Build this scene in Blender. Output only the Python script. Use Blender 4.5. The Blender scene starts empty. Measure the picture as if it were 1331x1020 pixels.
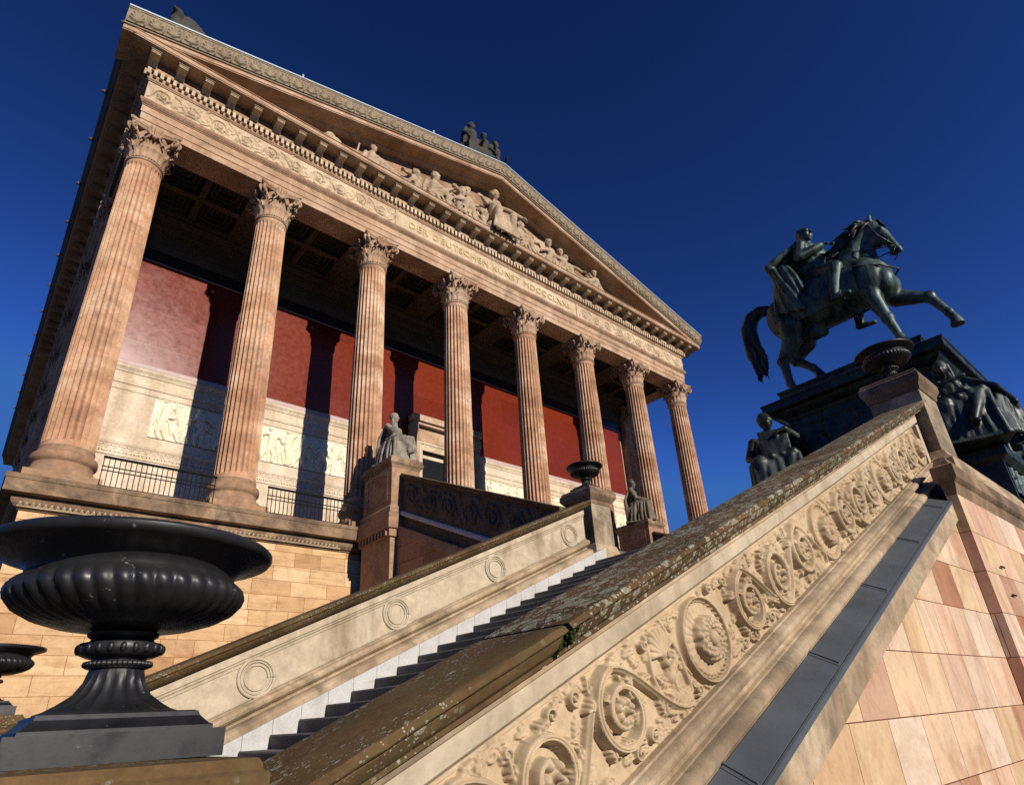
import bpy, bmesh, math, random
import numpy as np
from mathutils import Vector, Matrix
random.seed(7); RNG = np.random.default_rng(7)
PI = math.pi
scn = bpy.context.scene
COL = scn.collection
S = 0.445                                    # slope of every flight of stairs

# ------------------------------------------------------------------ objects
def tag(o, label=None, cat=None, group=None, kind=None):
    if label: o['label'] = label
    if cat: o['category'] = cat
    if group: o['group'] = group
    if kind: o['kind'] = kind
    return o
def empty(name, loc, label, cat, group=None):
    o = bpy.data.objects.new(name, None); COL.objects.link(o)
    o.location = loc
    return tag(o, label, cat, group)
def link(name, me, mat, parent=None, smooth=None):
    o = bpy.data.objects.new(name, me); COL.objects.link(o)
    if mat is not None and not me.materials: me.materials.append(mat)
    if parent is not None:
        o.parent = parent
        o.matrix_parent_inverse = world(parent).inverted()
    if smooth is not None: shade(me, smooth)
    return o
def world(o):
    m = Matrix.LocRotScale(o.location, o.rotation_euler, o.scale)
    return world(o.parent) @ o.matrix_parent_inverse @ m if o.parent else m
def shade(me, ang):
    if ang >= 180:
        me.polygons.foreach_set('use_smooth', [True]*len(me.polygons)); me.update(); return
    bm = bmesh.new(); bm.from_mesh(me)
    for f in bm.faces: f.smooth = True
    a = math.radians(ang)
    for e in bm.edges:
        if len(e.link_faces) == 2:
            e.smooth = e.calc_face_angle(0) < a
    bm.to_mesh(me); bm.free()
def copy_tree(o, parent=None):
    c = o.copy(); COL.objects.link(c); c.parent = parent
    for ch in [x for x in o.children]:
        copy_tree(ch, c)
    return c

class MB:
    """collects shapes and links them as one mesh"""
    def __init__(s): s.v = []; s.f = []
    def add(s, v, f):
        n = len(s.v); s.v += [tuple(p) for p in v]; s.f += [tuple(i+n for i in q) for q in f]; return s
    def box(s, x0, x1, y0, y1, z0, z1):
        v = [(x, y, z) for z in (z0, z1) for y in (y0, y1) for x in (x0, x1)]
        return s.add(v, [(0,2,3,1),(4,5,7,6),(0,1,5,4),(2,6,7,3),(0,4,6,2),(1,3,7,5)])
    def prism(s, poly, fa, fb):
        """poly = 2-D points, fa/fb map a point to the two ends"""
        n = len(poly)
        v = [fa(*p) for p in poly]+[fb(*p) for p in poly]
        f = [(i, (i+1) % n, n+(i+1) % n, n+i) for i in range(n)]
        f += [tuple(range(n))[::-1], tuple(range(n, 2*n))]
        return s.add(v, f)
    def alongx(s, poly, x0, x1):
        return s.prism(poly, lambda y, z: (x0, y, z), lambda y, z: (x1, y, z))
    def stair(s, poly, x0, x1):
        return s.prism(poly, lambda y, h: (x0, y, h+S*x0), lambda y, h: (x1, y, h+S*x1))
    def ring(s, prof, rect, closed=False):
        """profile (d outward, z) swept round a rectangle"""
        X0, X1, Y0, Y1 = rect
        n = len(prof); v = []
        for sx, sy in ((0,0),(1,0),(1,1),(0,1)):
            for d, z in prof:
                v.append((X1+d if sx else X0-d, Y1+d if sy else Y0-d, z))
        f = []
        for c in range(4):
            a = c*n; b = ((c+1) % 4)*n
            for i in range(n if closed else n-1):
                j = (i+1) % n
                f.append((a+i, b+i, b+j, a+j))
        return s.add(v, f)
    def lathe(s, prof, n=48, c=(0,0,0), mod=None, cap=True):
        v = []; f = []
        for (r, z) in prof:
            for k in range(n):
                t = 2*PI*k/n; rr = mod(r, z, t) if mod else r
                v.append((c[0]+rr*math.cos(t), c[1]+rr*math.sin(t), c[2]+z))
        m = len(prof)
        for i in range(m-1):
            for k in range(n):
                k2 = (k+1) % n
                f.append((i*n+k, i*n+k2, (i+1)*n+k2, (i+1)*n+k))
        if cap: f += [tuple(range(n))[::-1], tuple(range((m-1)*n, m*n))]
        return s.add(v, f)
    def tube(s, pts, rad, n=8, flat=1.0):
        pts = [Vector(p) for p in pts]; m = len(pts)
        if not hasattr(rad, '__len__'): rad = [rad]*m
        v = []; f = []; up = Vector((0.13, 0.31, 0.94)); pn = None
        for i, p in enumerate(pts):
            d = (pts[min(i+1, m-1)]-pts[max(i-1, 0)])
            d = d.normalized() if d.length > 1e-9 else Vector((0,0,1))
            a = pn if pn is not None else (up if abs(d.dot(up)) < .95 else Vector((1,0,0)))
            a = (a-d*a.dot(d)); a = a.normalized() if a.length > 1e-6 else d.orthogonal().normalized()
            pn = a; b = d.cross(a)
            for k in range(n):
                t = 2*PI*k/n
                q = p+a*(math.cos(t)*rad[i])+b*(math.sin(t)*rad[i]*flat); v.append(q)
        for i in range(m-1):
            for k in range(n):
                f.append((i*n+k, i*n+(k+1) % n, (i+1)*n+(k+1) % n, (i+1)*n+k))
        f += [tuple(range(n))[::-1], tuple(range((m-1)*n, m*n))]
        return s.add(v, f)
    def caps(s, p0, p1, r0, r1, n=12, m=4):
        """tapered capsule"""
        p0 = Vector(p0); p1 = Vector(p1); d = p1-p0
        if d.length < 1e-6: d = Vector((0,0,1e-4))
        d.normalize()
        pts = []; rad = []
        for i in range(m+1):
            a = PI/2*i/m; pts.append(p0-d*(r0*math.cos(a))); rad.append(max(r0*math.sin(a), r0*.06))
        for i in range(m+1):
            a = PI/2*i/m; pts.append(p1+d*(r1*math.sin(a))); rad.append(max(r1*math.cos(a), r1*.06))
        return s.tube(pts, rad, n)
    def chain(s, pts, rad, n=12):
        for i in range(len(pts)-1): s.caps(pts[i], pts[i+1], rad[i], rad[i+1], n)
        return s
    def ell(s, c, r, rot=None, n=16, m=10):
        v = []; f = []; R = rot or Matrix.Identity(3); c = Vector(c)
        for i in range(m+1):
            a = PI*(i+.02)/(m+.04)
            for k in range(n):
                t = 2*PI*k/n
                v.append(c+R @ Vector((r[0]*math.sin(a)*math.cos(t), r[1]*math.sin(a)*math.sin(t), r[2]*math.cos(a))))
        for i in range(m):
            for k in range(n):
                f.append((i*n+k, (i+1)*n+k, (i+1)*n+(k+1) % n, i*n+(k+1) % n))
        f += [tuple(range(n)), tuple(range(m*n, (m+1)*n))[::-1]]
        return s.add(v, f)
    def xform(s, M):
        s.v = [tuple(M @ Vector(p)) for p in s.v]; return s
    def mesh(s, name, fix=True):
        me = bpy.data.meshes.new(name); me.from_pydata(s.v, [], s.f); me.update()
        if fix:
            bm = bmesh.new(); bm.from_mesh(me)
            bmesh.ops.recalc_face_normals(bm, faces=bm.faces); bm.to_mesh(me); bm.free()
        return me
    def build(s, name, mat, parent=None, smooth=None, bevel=0):
        me = s.mesh(name)
        if bevel:
            bm = bmesh.new(); bm.from_mesh(me)
            bmesh.ops.remove_doubles(bm, verts=bm.verts, dist=1e-5)
            es = [e for e in bm.edges if len(e.link_faces) == 2 and e.calc_face_angle(0) > .6]
            bmesh.ops.bevel(bm, geom=es, offset=bevel, segments=2, profile=.6, affect='EDGES', clamp_overlap=True)
            bm.to_mesh(me); bm.free()
        return link(name, me, mat, parent, smooth)
    def sculpt(s, name, mat, parent=None, voxel=.02, smooth=3, factor=.5):
        """fuses all the shapes into one continuous skin"""
        me = s.mesh(name); o = bpy.data.objects.new(name, me); COL.objects.link(o)
        m = o.modifiers.new('r', 'REMESH'); m.mode = 'VOXEL'; m.voxel_size = voxel
        if smooth:
            k = o.modifiers.new('s', 'SMOOTH'); k.iterations = smooth; k.factor = factor
        dg = bpy.context.evaluated_depsgraph_get()
        new = bpy.data.meshes.new_from_object(o.evaluated_get(dg))
        bpy.data.objects.remove(o); bpy.data.meshes.remove(me)
        new.name = name; new.materials.clear()
        return link(name, new, mat, parent, 180)

# ------------------------------------------------------------------ relief carved as a height field
class HF:
    def __init__(s, u0, u1, v0, v1, res, resv=None):
        s.u = np.arange(u0, u1+res*.5, res); s.v = np.arange(v0, v1+res*.5, resv or res)
        s.U, s.V = np.meshgrid(s.u, s.v); s.H = np.zeros_like(s.U); s.res = res; s.K = 2.6   # K: how steep the carved edges are
    def win(s, a, b, c, d):
        i0, i1 = np.searchsorted(s.u, (a, b)); j0, j1 = np.searchsorted(s.v, (c, d))
        return slice(j0, j1), slice(i0, i1)
    def put(s, w, h, mode='max'):
        if h.size == 0: return
        s.H[w] = np.maximum(s.H[w], h) if mode == 'max' else s.H[w]+h
    def poly(s, pts, wid, h, ribs=0):
        pts = np.asarray(pts, float); m = len(pts)
        wid = np.full(m, wid) if np.isscalar(wid) else np.asarray(wid)
        wm = wid.max()
        w = s.win(pts[:,0].min()-wm, pts[:,0].max()+wm, pts[:,1].min()-wm, pts[:,1].max()+wm)
        U, V = s.U[w], s.V[w]
        if U.size == 0: return
        best = np.full(U.shape, 9.)
        for i in range(m-1):
            ax, ay = pts[i]; bx, by = pts[i+1]; dx, dy = bx-ax, by-ay; L = dx*dx+dy*dy+1e-12
            t = np.clip(((U-ax)*dx+(V-ay)*dy)/L, 0, 1)
            d = np.hypot(U-ax-t*dx, V-ay-t*dy)/(wid[i]+t*(wid[i+1]-wid[i]))
            best = np.minimum(best, d)
        hh = np.where(best < 1, h*np.sqrt(np.clip(1-best**s.K, 0, 1)), 0)
        if ribs: hh = hh*(1-.34*np.abs(np.sin(best*PI*ribs))*(best < .9))
        s.put(w, hh)
    def leaf(s, c, ang, L, W, h, lobes=5):
        c = np.asarray(c, float); ca, sa = math.cos(ang), math.sin(ang); R = L+W
        w = s.win(c[0]-R, c[0]+R, c[1]-R, c[1]+R); U, V = s.U[w]-c[0], s.V[w]-c[1]
        a = (U*ca+V*sa)/L; t = -U*sa+V*ca
        t = t-.25*W*np.sin(a*PI)
        ok = (a > 0) & (a < 1); a = np.clip(a, 0.001, .999)
        hw = W*np.sin(PI*a**.75)*(.62+.38*np.abs(np.sin(lobes*PI*a)))+1e-6
        q = np.abs(t)/hw
        hh = h*np.sqrt(np.clip(1-q**s.K, 0, 1))*(.5+.5*a)
        hh *= 1-.40*np.exp(-(t/(W*.11))**2)-.12*np.abs(np.sin(lobes*PI*a+q*1.5))
        s.put(w, np.where(ok & (q < 1), hh, 0))
    def dome(s, c, r, h, lobes=0, k=.3, ph=0):
        w = s.win(c[0]-r*1.3, c[0]+r*1.3, c[1]-r*1.3, c[1]+r*1.3); U, V = s.U[w]-c[0], s.V[w]-c[1]
        d = np.hypot(U, V); rr = r
        if lobes:
            th = np.arctan2(V, U)+ph; rr = r*(1-k+k*np.abs(np.cos(lobes*th/2)))
        hh = np.where(d < rr, h*np.sqrt(np.clip(1-np.clip(d/rr, 0, 1)**s.K, 0, 1))*(1-.18*np.clip(d/rr, 0, 1)), 0)
        s.put(w, hh)
    def rosette(s, c, R, h):
        w = s.win(c[0]-R*1.1, c[0]+R*1.1, c[1]-R*1.1, c[1]+R*1.1); U, V = s.U[w]-c[0], s.V[w]-c[1]
        d = np.hypot(U, V)/R; th = np.arctan2(V, U)
        rim = h*.62*np.exp(-((d-.95)/.035)**2)*(1+.0*th)
        bead = h*.5*np.exp(-((d-.87)/.04)**2)*(.55+.45*np.cos(th*34))
        pet = np.where((d > .42) & (d < .84), h*(.24+.14*np.abs(np.sin(th*13))**.35)*np.clip((.86-d)/.06, 0, 1), 0)
        wob = np.sin(th*13+d*14)*np.sin(th*5-d*31)
        tor = np.clip(1-(np.abs(d-.36)/(.185+.012*np.cos(th*14)))**3.2, 0, 1)
        boss = np.where(tor > 0, h*(.35+.75*np.sqrt(tor)+.13*wob), 0)
        boss = np.maximum(boss, np.where(d < .3, h*.55, 0)); gap = 0*d; bosr = .1
        knob = np.where(d < .19, h*(.75+.5*np.sqrt(np.clip(1-(d/.19)**3, 0, 1))), 0)
        s.H[w] = np.where(d < 1.02, np.maximum.reduce([rim, bead, pet, boss, knob]), s.H[w])
    def scroll(s, c, R, h, sgn=1, a0=0., turns=1.45, flower=6, rng=None, squash=1.0, leaves=True):
        rng = rng or RNG
        n = 64; t = np.linspace(0, 1, n); ang = a0+sgn*2*PI*turns*t; r = R*(1-.68*t**.85)
        pts = np.stack([c[0]+r*np.cos(ang)*squash, c[1]+r*np.sin(ang)], 1)
        s.poly(pts, R*(.135-.06*t), h, ribs=2)
        if leaves:
            for i in range(13):
                k = int(2+i*(n-14)/13); a = ang[k]+sgn*PI/2
                out = .42 if i % 2 else -.5
                s.leaf(pts[k], a+sgn*out*(-1), R*(.56-.26*t[k]), R*.16, h*(.98 if i % 3 else .8), 4)
        ph = rng.uniform(0, 6)
        for q in range(flower):                               # petals
            a = ph+2*PI*q/flower; s.dome((c[0]+R*.23*math.cos(a)*squash, c[1]+R*.23*math.sin(a)), R*.15, h*.95)
        s.dome(c, R*.24, h*.8); s.dome(c, R*.11, h*1.3)
        return pts
    def grapes(s, c, r, h, rng=None):
        rng = rng or RNG
        for i in range(13):
            a = rng.uniform(0, 2*PI); q = r*math.sqrt(rng.uniform(0, 1))
            s.dome((c[0]+q*math.cos(a)*.8, c[1]+q*math.sin(a)), r*.34, h*(1.1-.4*q/r))
    def man(s, u, v, k, h, rng=None):
        """a small carved figure"""
        rng = rng or RNG; g = lambda a: rng.uniform(-a, a)
        hip = np.array((u+g(.1)*k, v)); sh = hip+np.array((g(.18), .5))*k; hd = sh+np.array((g(.1), .24))*k
        s.dome(hd, .105*k, h); s.poly([hip, sh], np.array((.14, .19))*k, h*.9)
        for sg in (-1, 1):
            kn = hip+np.array((sg*.12+g(.22), -.36+g(.1)))*k; ft = kn+np.array((g(.2), -.36))*k
            s.poly([hip, kn, ft], np.array((.12, .09, .05))*k, h*.8)
            el = sh+np.array((sg*.22+g(.1), -.2+g(.25)))*k; ha = el+np.array((sg*.12+g(.2), g(.3)))*k
            s.poly([sh, el, ha], np.array((.075, .06, .04))*k, h*.85)
        for i in range(5):
            a = hip+np.array((g(.25), .1+g(.2)))*k
            s.poly([a, a+np.array((g(.15), -.5))*k], np.array((.035, .02))*k, h*.6)
    def soften(s, n=1):
        for i in range(n):
            for ax in (0, 1): s.H = (np.roll(s.H, 1, ax)+2*s.H+np.roll(s.H, -1, ax))/4
        return s
    def mesh(s, name, fn):
        """fn(U,V,H) -> X,Y,Z arrays"""
        X, Y, Z = fn(s.U, s.V, s.H); ny, nx = s.U.shape
        co = np.stack([X, Y, Z], -1).reshape(-1, 3).astype(np.float32)
        idx = np.arange(nx*ny).reshape(ny, nx)
        q = np.stack([idx[:-1,:-1], idx[:-1,1:], idx[1:,1:], idx[1:,:-1]], -1).reshape(-1, 4).astype(np.int32)
        me = bpy.data.meshes.new(name)
        me.vertices.add(len(co)); me.vertices.foreach_set('co', co.ravel())
        me.loops.add(q.size); me.loops.foreach_set('vertex_index', q.ravel())
        me.polygons.add(len(q)); me.polygons.foreach_set('loop_start', np.arange(len(q), dtype=np.int32)*4)
        me.polygons.foreach_set('use_smooth', np.ones(len(q), dtype=bool))
        me.update(calc_edges=True)
        return me
# ------------------------------------------------------------------ materials
class NT:
    def __init__(s, name):
        m = bpy.data.materials.new(name); m.use_nodes = True; s.m = m; s.t = m.node_tree; s.n = s.t.nodes
        s.n.clear(); s.out = s.n.new('ShaderNodeOutputMaterial'); s.b = s.n.new('ShaderNodeBsdfPrincipled')
        s.t.links.new(s.b.outputs[0], s.out.inputs[0])
        s.pos = s.n.new('ShaderNodeNewGeometry').outputs['Position']
    def L(s, a, b): s.t.links.new(a, b); return s
    def set(s, i, v):
        if hasattr(v, 'is_linked') or isinstance(v, bpy.types.NodeSocket): s.L(v, i)
        else: i.default_value = v
    def noise(s, scale, detail=6, rough=.6, vec=None, dist=0):
        n = s.n.new('ShaderNodeTexNoise'); s.L(vec or s.pos, n.inputs['Vector'])
        n.inputs['Scale'].default_value = scale; n.inputs['Detail'].default_value = detail
        n.inputs['Roughness'].default_value = rough; n.inputs['Distortion'].default_value = dist
        return n.outputs['Fac']
    def vor(s, scale, feat='F1', vec=None, rand=1, out='Distance'):
        n = s.n.new('ShaderNodeTexVoronoi'); s.L(vec or s.pos, n.inputs['Vector']); n.feature = feat
        n.inputs['Scale'].default_value = scale; n.inputs['Randomness'].default_value = rand
        return n.outputs[out]
    def ramp(s, fac, stops, interp='LINEAR'):
        n = s.n.new('ShaderNodeValToRGB'); n.color_ramp.interpolation = interp; e = n.color_ramp.elements
        for i, (p, c) in enumerate(stops):
            x = e[i] if i < 2 else e.new(p)
            x.position = p; x.color = (*c, 1) if hasattr(c, '__len__') else (c, c, c, 1)
        s.L(fac, n.inputs[0]); return n.outputs[0]
    def mix(s, fac, a, b, mode='MIX'):
        n = s.n.new('ShaderNodeMix'); n.data_type = 'RGBA'; n.blend_type = mode; n.clamp_factor = True
        s.set(n.inputs[0], fac); s.set(n.inputs[6], a if not isinstance(a, tuple) else (*a, 1)); s.set(n.inputs[7], b if not isinstance(b, tuple) else (*b, 1))
        return n.outputs[2]
    def math(s, op, a, b=0., c=0.):
        n = s.n.new('ShaderNodeMath'); n.operation = op; s.set(n.inputs[0], a); s.set(n.inputs[1], b); s.set(n.inputs[2], c); return n.outputs[0]
    def scale(s, v3, vec=None):
        n = s.n.new('ShaderNodeVectorMath'); n.operation = 'MULTIPLY'; s.L(vec or s.pos, n.inputs[0]); n.inputs[1].default_value = v3; return n.outputs[0]
    def wallvec(s, su=1., sv=1., ou=0., ov=0.):
        x = s.n.new('ShaderNodeSeparateXYZ'); s.L(s.pos, x.inputs[0])
        c = s.n.new('ShaderNodeCombineXYZ')
        s.L(s.math('MULTIPLY_ADD', s.math('ADD', x.outputs[0], x.outputs[1]), su, ou), c.inputs[0])
        s.L(s.math('MULTIPLY_ADD', x.outputs[2], sv, ov), c.inputs[1]); return c.outputs[0]
    def bump(s, h, strength=.4, dist=.01, prev=None):
        n = s.n.new('ShaderNodeBump'); n.inputs['Strength'].default_value = strength; n.inputs['Distance'].default_value = dist
        s.L(h, n.inputs['Height'])
        if prev is not None: s.L(prev, n.inputs['Normal'])
        return n.outputs[0]
    def done(s, color, rough=.85, metal=0., nrm=None, spec=.3):
        s.set(s.b.inputs['Base Color'], color if not isinstance(color, tuple) else (*color, 1))
        s.set(s.b.inputs['Roughness'], rough); s.set(s.b.inputs['Metallic'], metal)
        s.b.inputs['Specular IOR Level'].default_value = spec
        if nrm is not None: s.L(nrm, s.b.inputs['Normal'])
        return s.m

def stone(name, a, b, c, big=.7, fine=9, bump=.5, dist=.012, streak=None, dark=None, darkamt=.5, rough=.88, band=None):
    m = NT(name)
    col = m.ramp(m.noise(big, 5, .62, dist=.6), [(.3, a), (.5, b), (.7, c)])
    f = m.noise(fine, 8, .7)
    col = m.mix(.55, col, m.ramp(f, [(.3, (.55,)*3), (.72, (1.25,)*3)]), 'MULTIPLY')
    if band:                                   # the beds of the stone
        g = m.noise(1, 4, .6, m.scale(band))
        col = m.mix(.7, col, m.ramp(g, [(.32, (.66, .58, .5)), (.5, (1, 1, 1)), (.68, (1.16, 1.2, 1.22))]), 'MULTIPLY')
    if streak:
        g = m.noise(1, 5, .65, m.scale(streak))
        col = m.mix(m.ramp(g, [(.5, 0.), (.72, .8)]), col, m.mix(1., col, (.42, .36, .3), 'MULTIPLY'))
    if dark:
        g = m.noise(1.3, 9, .72, dist=.8)
        col = m.mix(m.ramp(g, [(.47, 0.), (.66, darkamt)]), col, dark)
    n = m.bump(m.noise(fine*4, 6, .7), bump, dist)
    n = m.bump(m.vor(fine*2.2), bump*.35, dist, n)
    return m.done(col, rough, 0, n, .25)

def ashlar(name, cols, bw, rh, mortar=.008, tint=(.62, .45, .3), ou=0., ov=0., bump=.3, off=.5, vein=None, big=2.5, wet=.6):
    m = NT(name); vec = m.wallvec(1, 1, ou, ov)
    b = m.n.new('ShaderNodeTexBrick'); m.L(vec, b.inputs['Vector'])
    b.inputs['Scale'].default_value = 1; b.inputs['Brick Width'].default_value = bw; b.inputs['Row Height'].default_value = rh
    b.inputs['Mortar Size'].default_value = mortar; b.inputs['Mortar Smooth'].default_value = .35; b.inputs['Bias'].default_value = 0
    b.inputs['Color1'].default_value = (0,0,0,1); b.inputs['Color2'].default_value = (1,1,1,1); b.inputs['Mortar'].default_value = (.5,.5,.5,1)
    b.offset = off; b.squash = .72; b.squash_frequency = 3; b.offset_frequency = 2
    k = len(cols); col = m.ramp(b.outputs['Color'], [(i/(k-1), c) for i, c in enumerate(cols)])
    col = m.mix(.6, col, m.ramp(m.noise(big, 7, .7, dist=1.2), [(.3, (.68, .6, .52)), (.5, (1, 1, 1)), (.72, (1.22, 1.2, 1.15))]), 'MULTIPLY')
    if vein:
        col = m.mix(.6, col, m.ramp(m.noise(1, 5, .6, m.scale(vein), 2.), [(.35, (.7, .55, .42)), (.5, (1, 1, 1)), (.7, (1.1, 1.08, 1.))]), 'MULTIPLY')
    col = m.mix(.45, col, m.ramp(m.noise(30, 5, .7), [(.3, (.72,)*3), (.7, (1.15,)*3)]), 'MULTIPLY')
    col = m.mix(b.outputs['Fac'], col, m.mix(1., col, tint, 'MULTIPLY'))
    h = m.math('SUBTRACT', m.math('MULTIPLY', m.noise(22, 6, .7), .35), b.outputs['Fac'])
    return m.done(col, .85, 0, m.bump(h, bump, .01), .25)

MAT = {}
MAT['facade'] = stone('warm_sandstone', (.34,.20,.115), (.49,.315,.195), (.60,.43,.295), .7, 10, .4, .008, dark=(.12,.08,.05), darkamt=.5)
MAT['column'] = stone('column_sandstone', (.37,.185,.095), (.54,.31,.18), (.70,.50,.335), .75, 14, .35, .006, band=(.35,.35,2.4), dark=(.17,.10,.06), darkamt=.5)
MAT['sima'] = stone('weathered_gutter_stone', (.22,.165,.105), (.34,.26,.17), (.45,.355,.24), 1.3, 12, .35, .008, dark=(.09,.07,.05), darkamt=.6)
MAT['base'] = stone('weathered_base_stone', (.27,.155,.09), (.36,.21,.12), (.45,.30,.18), 1.1, 10, .5, .012, dark=(.1,.075,.055), darkamt=.55)
MAT['carved'] = stone('carved_frieze_stone', (.50,.36,.225), (.60,.455,.30), (.68,.54,.38), 1.1, 12, .3, .006, dark=(.2,.135,.085), darkamt=.5)
MAT['dado'] = stone('cream_wall_slabs', (.56,.42,.28), (.66,.53,.38), (.72,.60,.45), .9, 10, .2, .005, band=(1.6,1.6,.15))
MAT['pale'] = stone('pale_relief_stone', (.68,.58,.41), (.78,.70,.50), (.82,.76,.58), .7, 12, .25, .006)
MAT['ledge'] = stone('soot_stained_ledge', (.10,.066,.042), (.25,.16,.092), (.40,.275,.17), 1.4, 9, .5, .014, dark=(.06,.045,.04), darkamt=.75)
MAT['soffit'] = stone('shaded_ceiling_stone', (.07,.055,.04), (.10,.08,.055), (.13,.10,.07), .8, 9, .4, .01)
MAT['figure'] = stone('grey_statue_stone', (.17,.145,.11), (.27,.23,.175), (.36,.31,.235), 2.2, 12, .3, .006, dark=(.05,.045,.037), darkamt=.8, streak=(3,3,1))
MAT['figure_brown'] = stone('brown_statue_stone', (.12,.09,.06), (.18,.14,.095), (.24,.185,.13), 2.2, 12, .3, .006, dark=(.035,.03,.024), darkamt=.7)
MAT['soot_shade'] = stone('soot_and_shade_stone', (.06,.045,.03), (.10,.075,.05), (.14,.105,.07), 1, 9, .4, .01)  # soot on the stair parapets; on flank gutters the dark stands in for shade
MAT['pediment'] = stone('pediment_statue_stone', (.36,.25,.155), (.48,.355,.23), (.56,.43,.29), 1.2, 10, .3, .006, dark=(.15,.1,.07), darkamt=.5)
MAT['acro'] = stone('dark_roof_statue_stone', (.03,.03,.024), (.055,.052,.042), (.085,.078,.06), 1.2, 9, .4, .01)
MAT['podium'] = ashlar('podium_ashlar', [(.42,.235,.11), (.62,.40,.21), (.54,.33,.165), (.68,.48,.27), (.49,.29,.14)], .95, .36, .007, (.5,.36,.25), .2, .1, .25, .5, (.6,.6,5.))
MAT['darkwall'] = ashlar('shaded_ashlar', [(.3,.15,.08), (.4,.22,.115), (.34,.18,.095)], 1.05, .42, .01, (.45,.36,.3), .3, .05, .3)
MAT['tiles'] = ashlar('pink_stone_cladding', [(.55,.33,.22), (.63,.46,.32), (.50,.31,.155), (.65,.51,.38), (.33,.145,.075), (.58,.39,.28), (.60,.44,.26), (.40,.215,.125), (.64,.49,.36)], .52, .375, .004, (.4,.3,.24), .21, .083, .12, .37, (2.2,2.2,.9), 1.6)
MAT['parapet'] = stone('buff_parapet_stone', (.40,.31,.21), (.53,.43,.30), (.62,.52,.385), 1.3, 10, .35, .008, streak=(2.4,2.4,.7), dark=(.25,.185,.12), darkamt=.55)
MAT['moulding'] = stone('stained_moulding_stone', (.28,.19,.11), (.42,.305,.19), (.53,.41,.27), 2.2, 12, .4, .01, dark=(.11,.085,.055), darkamt=.75)
MAT['relief'] = stone('golden_relief_stone', (.40,.28,.16), (.50,.37,.225), (.58,.45,.29), 1.4, 16, .3, .004, dark=(.30,.215,.13), darkamt=.5)
MAT['pier'] = stone('mottled_pier_stone', (.13,.10,.065), (.27,.21,.135), (.46,.375,.245), 2.2, 12, .4, .01, dark=(.09,.07,.05), darkamt=.6)
MAT['granite'] = stone('grey_granite', (.42,.40,.37), (.5,.48,.45), (.56,.55,.52), 3, 70, .3, .003, rough=.75)
MAT['tread'] = stone('worn_step_granite', (.09,.08,.072), (.135,.12,.105), (.18,.16,.14), 3, 60, .3, .003, rough=.8)
MAT['ground'] = stone('ground_paving', (.06,.055,.05), (.08,.072,.065), (.1,.09,.08), .8, 20, .4, .01)

def capstone(name, amount):
    m = NT(name)
    col = m.ramp(m.noise(2.2, 7, .65), [(.3, (.058,.034,.013)), (.5, (.105,.061,.025)), (.72, (.16,.094,.04))])
    col = m.mix(.6, col, m.ramp(m.noise(40, 6, .7), [(.3, (.6,)*3), (.7, (1.3,)*3)]), 'MULTIPLY')
    col = m.mix(m.ramp(m.noise(3.1, 6, .6), [(.50, 0.), (.66, .55)]), col, (.072,.07,.02))          # moss
    h = m.noise(45, 6, .7)
    warp = m.n.new('ShaderNodeVectorMath'); warp.operation = 'ADD'; m.L(m.pos, warp.inputs[0])
    wn = m.n.new('ShaderNodeTexNoise'); wn.inputs['Scale'].default_value = 40; wn.inputs['Detail'].default_value = 4; m.L(m.pos, wn.inputs['Vector'])
    sc = m.n.new('ShaderNodeVectorMath'); sc.operation = 'SCALE'; sc.inputs[3].default_value = .012; m.L(wn.outputs['Color'], sc.inputs[0]); m.L(sc.outputs[0], warp.inputs[1])
    vec = warp.outputs[0]
    # crusts of lichen: rings and spots that each have a size of their own
    sets = ((11, .22, .46, .07, .50, .30, (.36,.36,.25)), (26, .16, .42, .10, .47, .5, (.44,.43,.34)), (62, .12, .34, .2, .46, .6, (.56,.55,.48))) if amount > .6 else ((20, .10, .30, .07, .44, .84, (.36,.35,.26)), (42, .12, .32, .12, .46, .74, (.44,.43,.35)), (85, .1, .3, .2, .48, .68, (.5,.48,.41)))
    for scale, lo, hi, ring, keep, few, tint in sets:
        v = m.n.new('ShaderNodeTexVoronoi'); m.L(vec, v.inputs['Vector']); v.inputs['Scale'].default_value = scale
        sp = m.n.new('ShaderNodeSeparateColor'); m.L(v.outputs['Color'], sp.inputs[0])
        R = m.math('MULTIPLY_ADD', sp.outputs[0], hi-lo, lo)
        d = m.math('SUBTRACT', v.outputs['Distance'], R)
        edge = m.math('SUBTRACT', 1., m.math('DIVIDE', m.math('ABSOLUTE', d), ring))
        disc = m.math('MULTIPLY', m.math('LESS_THAN', d, 0.), .5)
        mask = m.math('MAXIMUM', m.math('MULTIPLY', edge, .95), disc)
        patch = m.ramp(m.noise(1.7, 3, .5, m.scale((1, 1, 1.3))), [(keep-.14*amount, 0.), (keep+.09-.14*amount, 1.)])
        some = m.math('GREATER_THAN', sp.outputs[1], few)
        mask = m.math('MULTIPLY', m.math('MULTIPLY', m.math('MAXIMUM', mask, 0.), patch), some)
        col = m.mix(mask, col, m.mix(m.noise(70, 3), tint, (.24,.235,.16)))
        h = m.math('ADD', h, m.math('MULTIPLY', mask, .7))
    return m.done(col, .9, 0, m.bump(h, .5, .006), .2)
MAT['cap_bare'] = capstone('brown_capstone', .35)
MAT['cap_lichen'] = capstone('lichened_capstone', 1.0)

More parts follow.
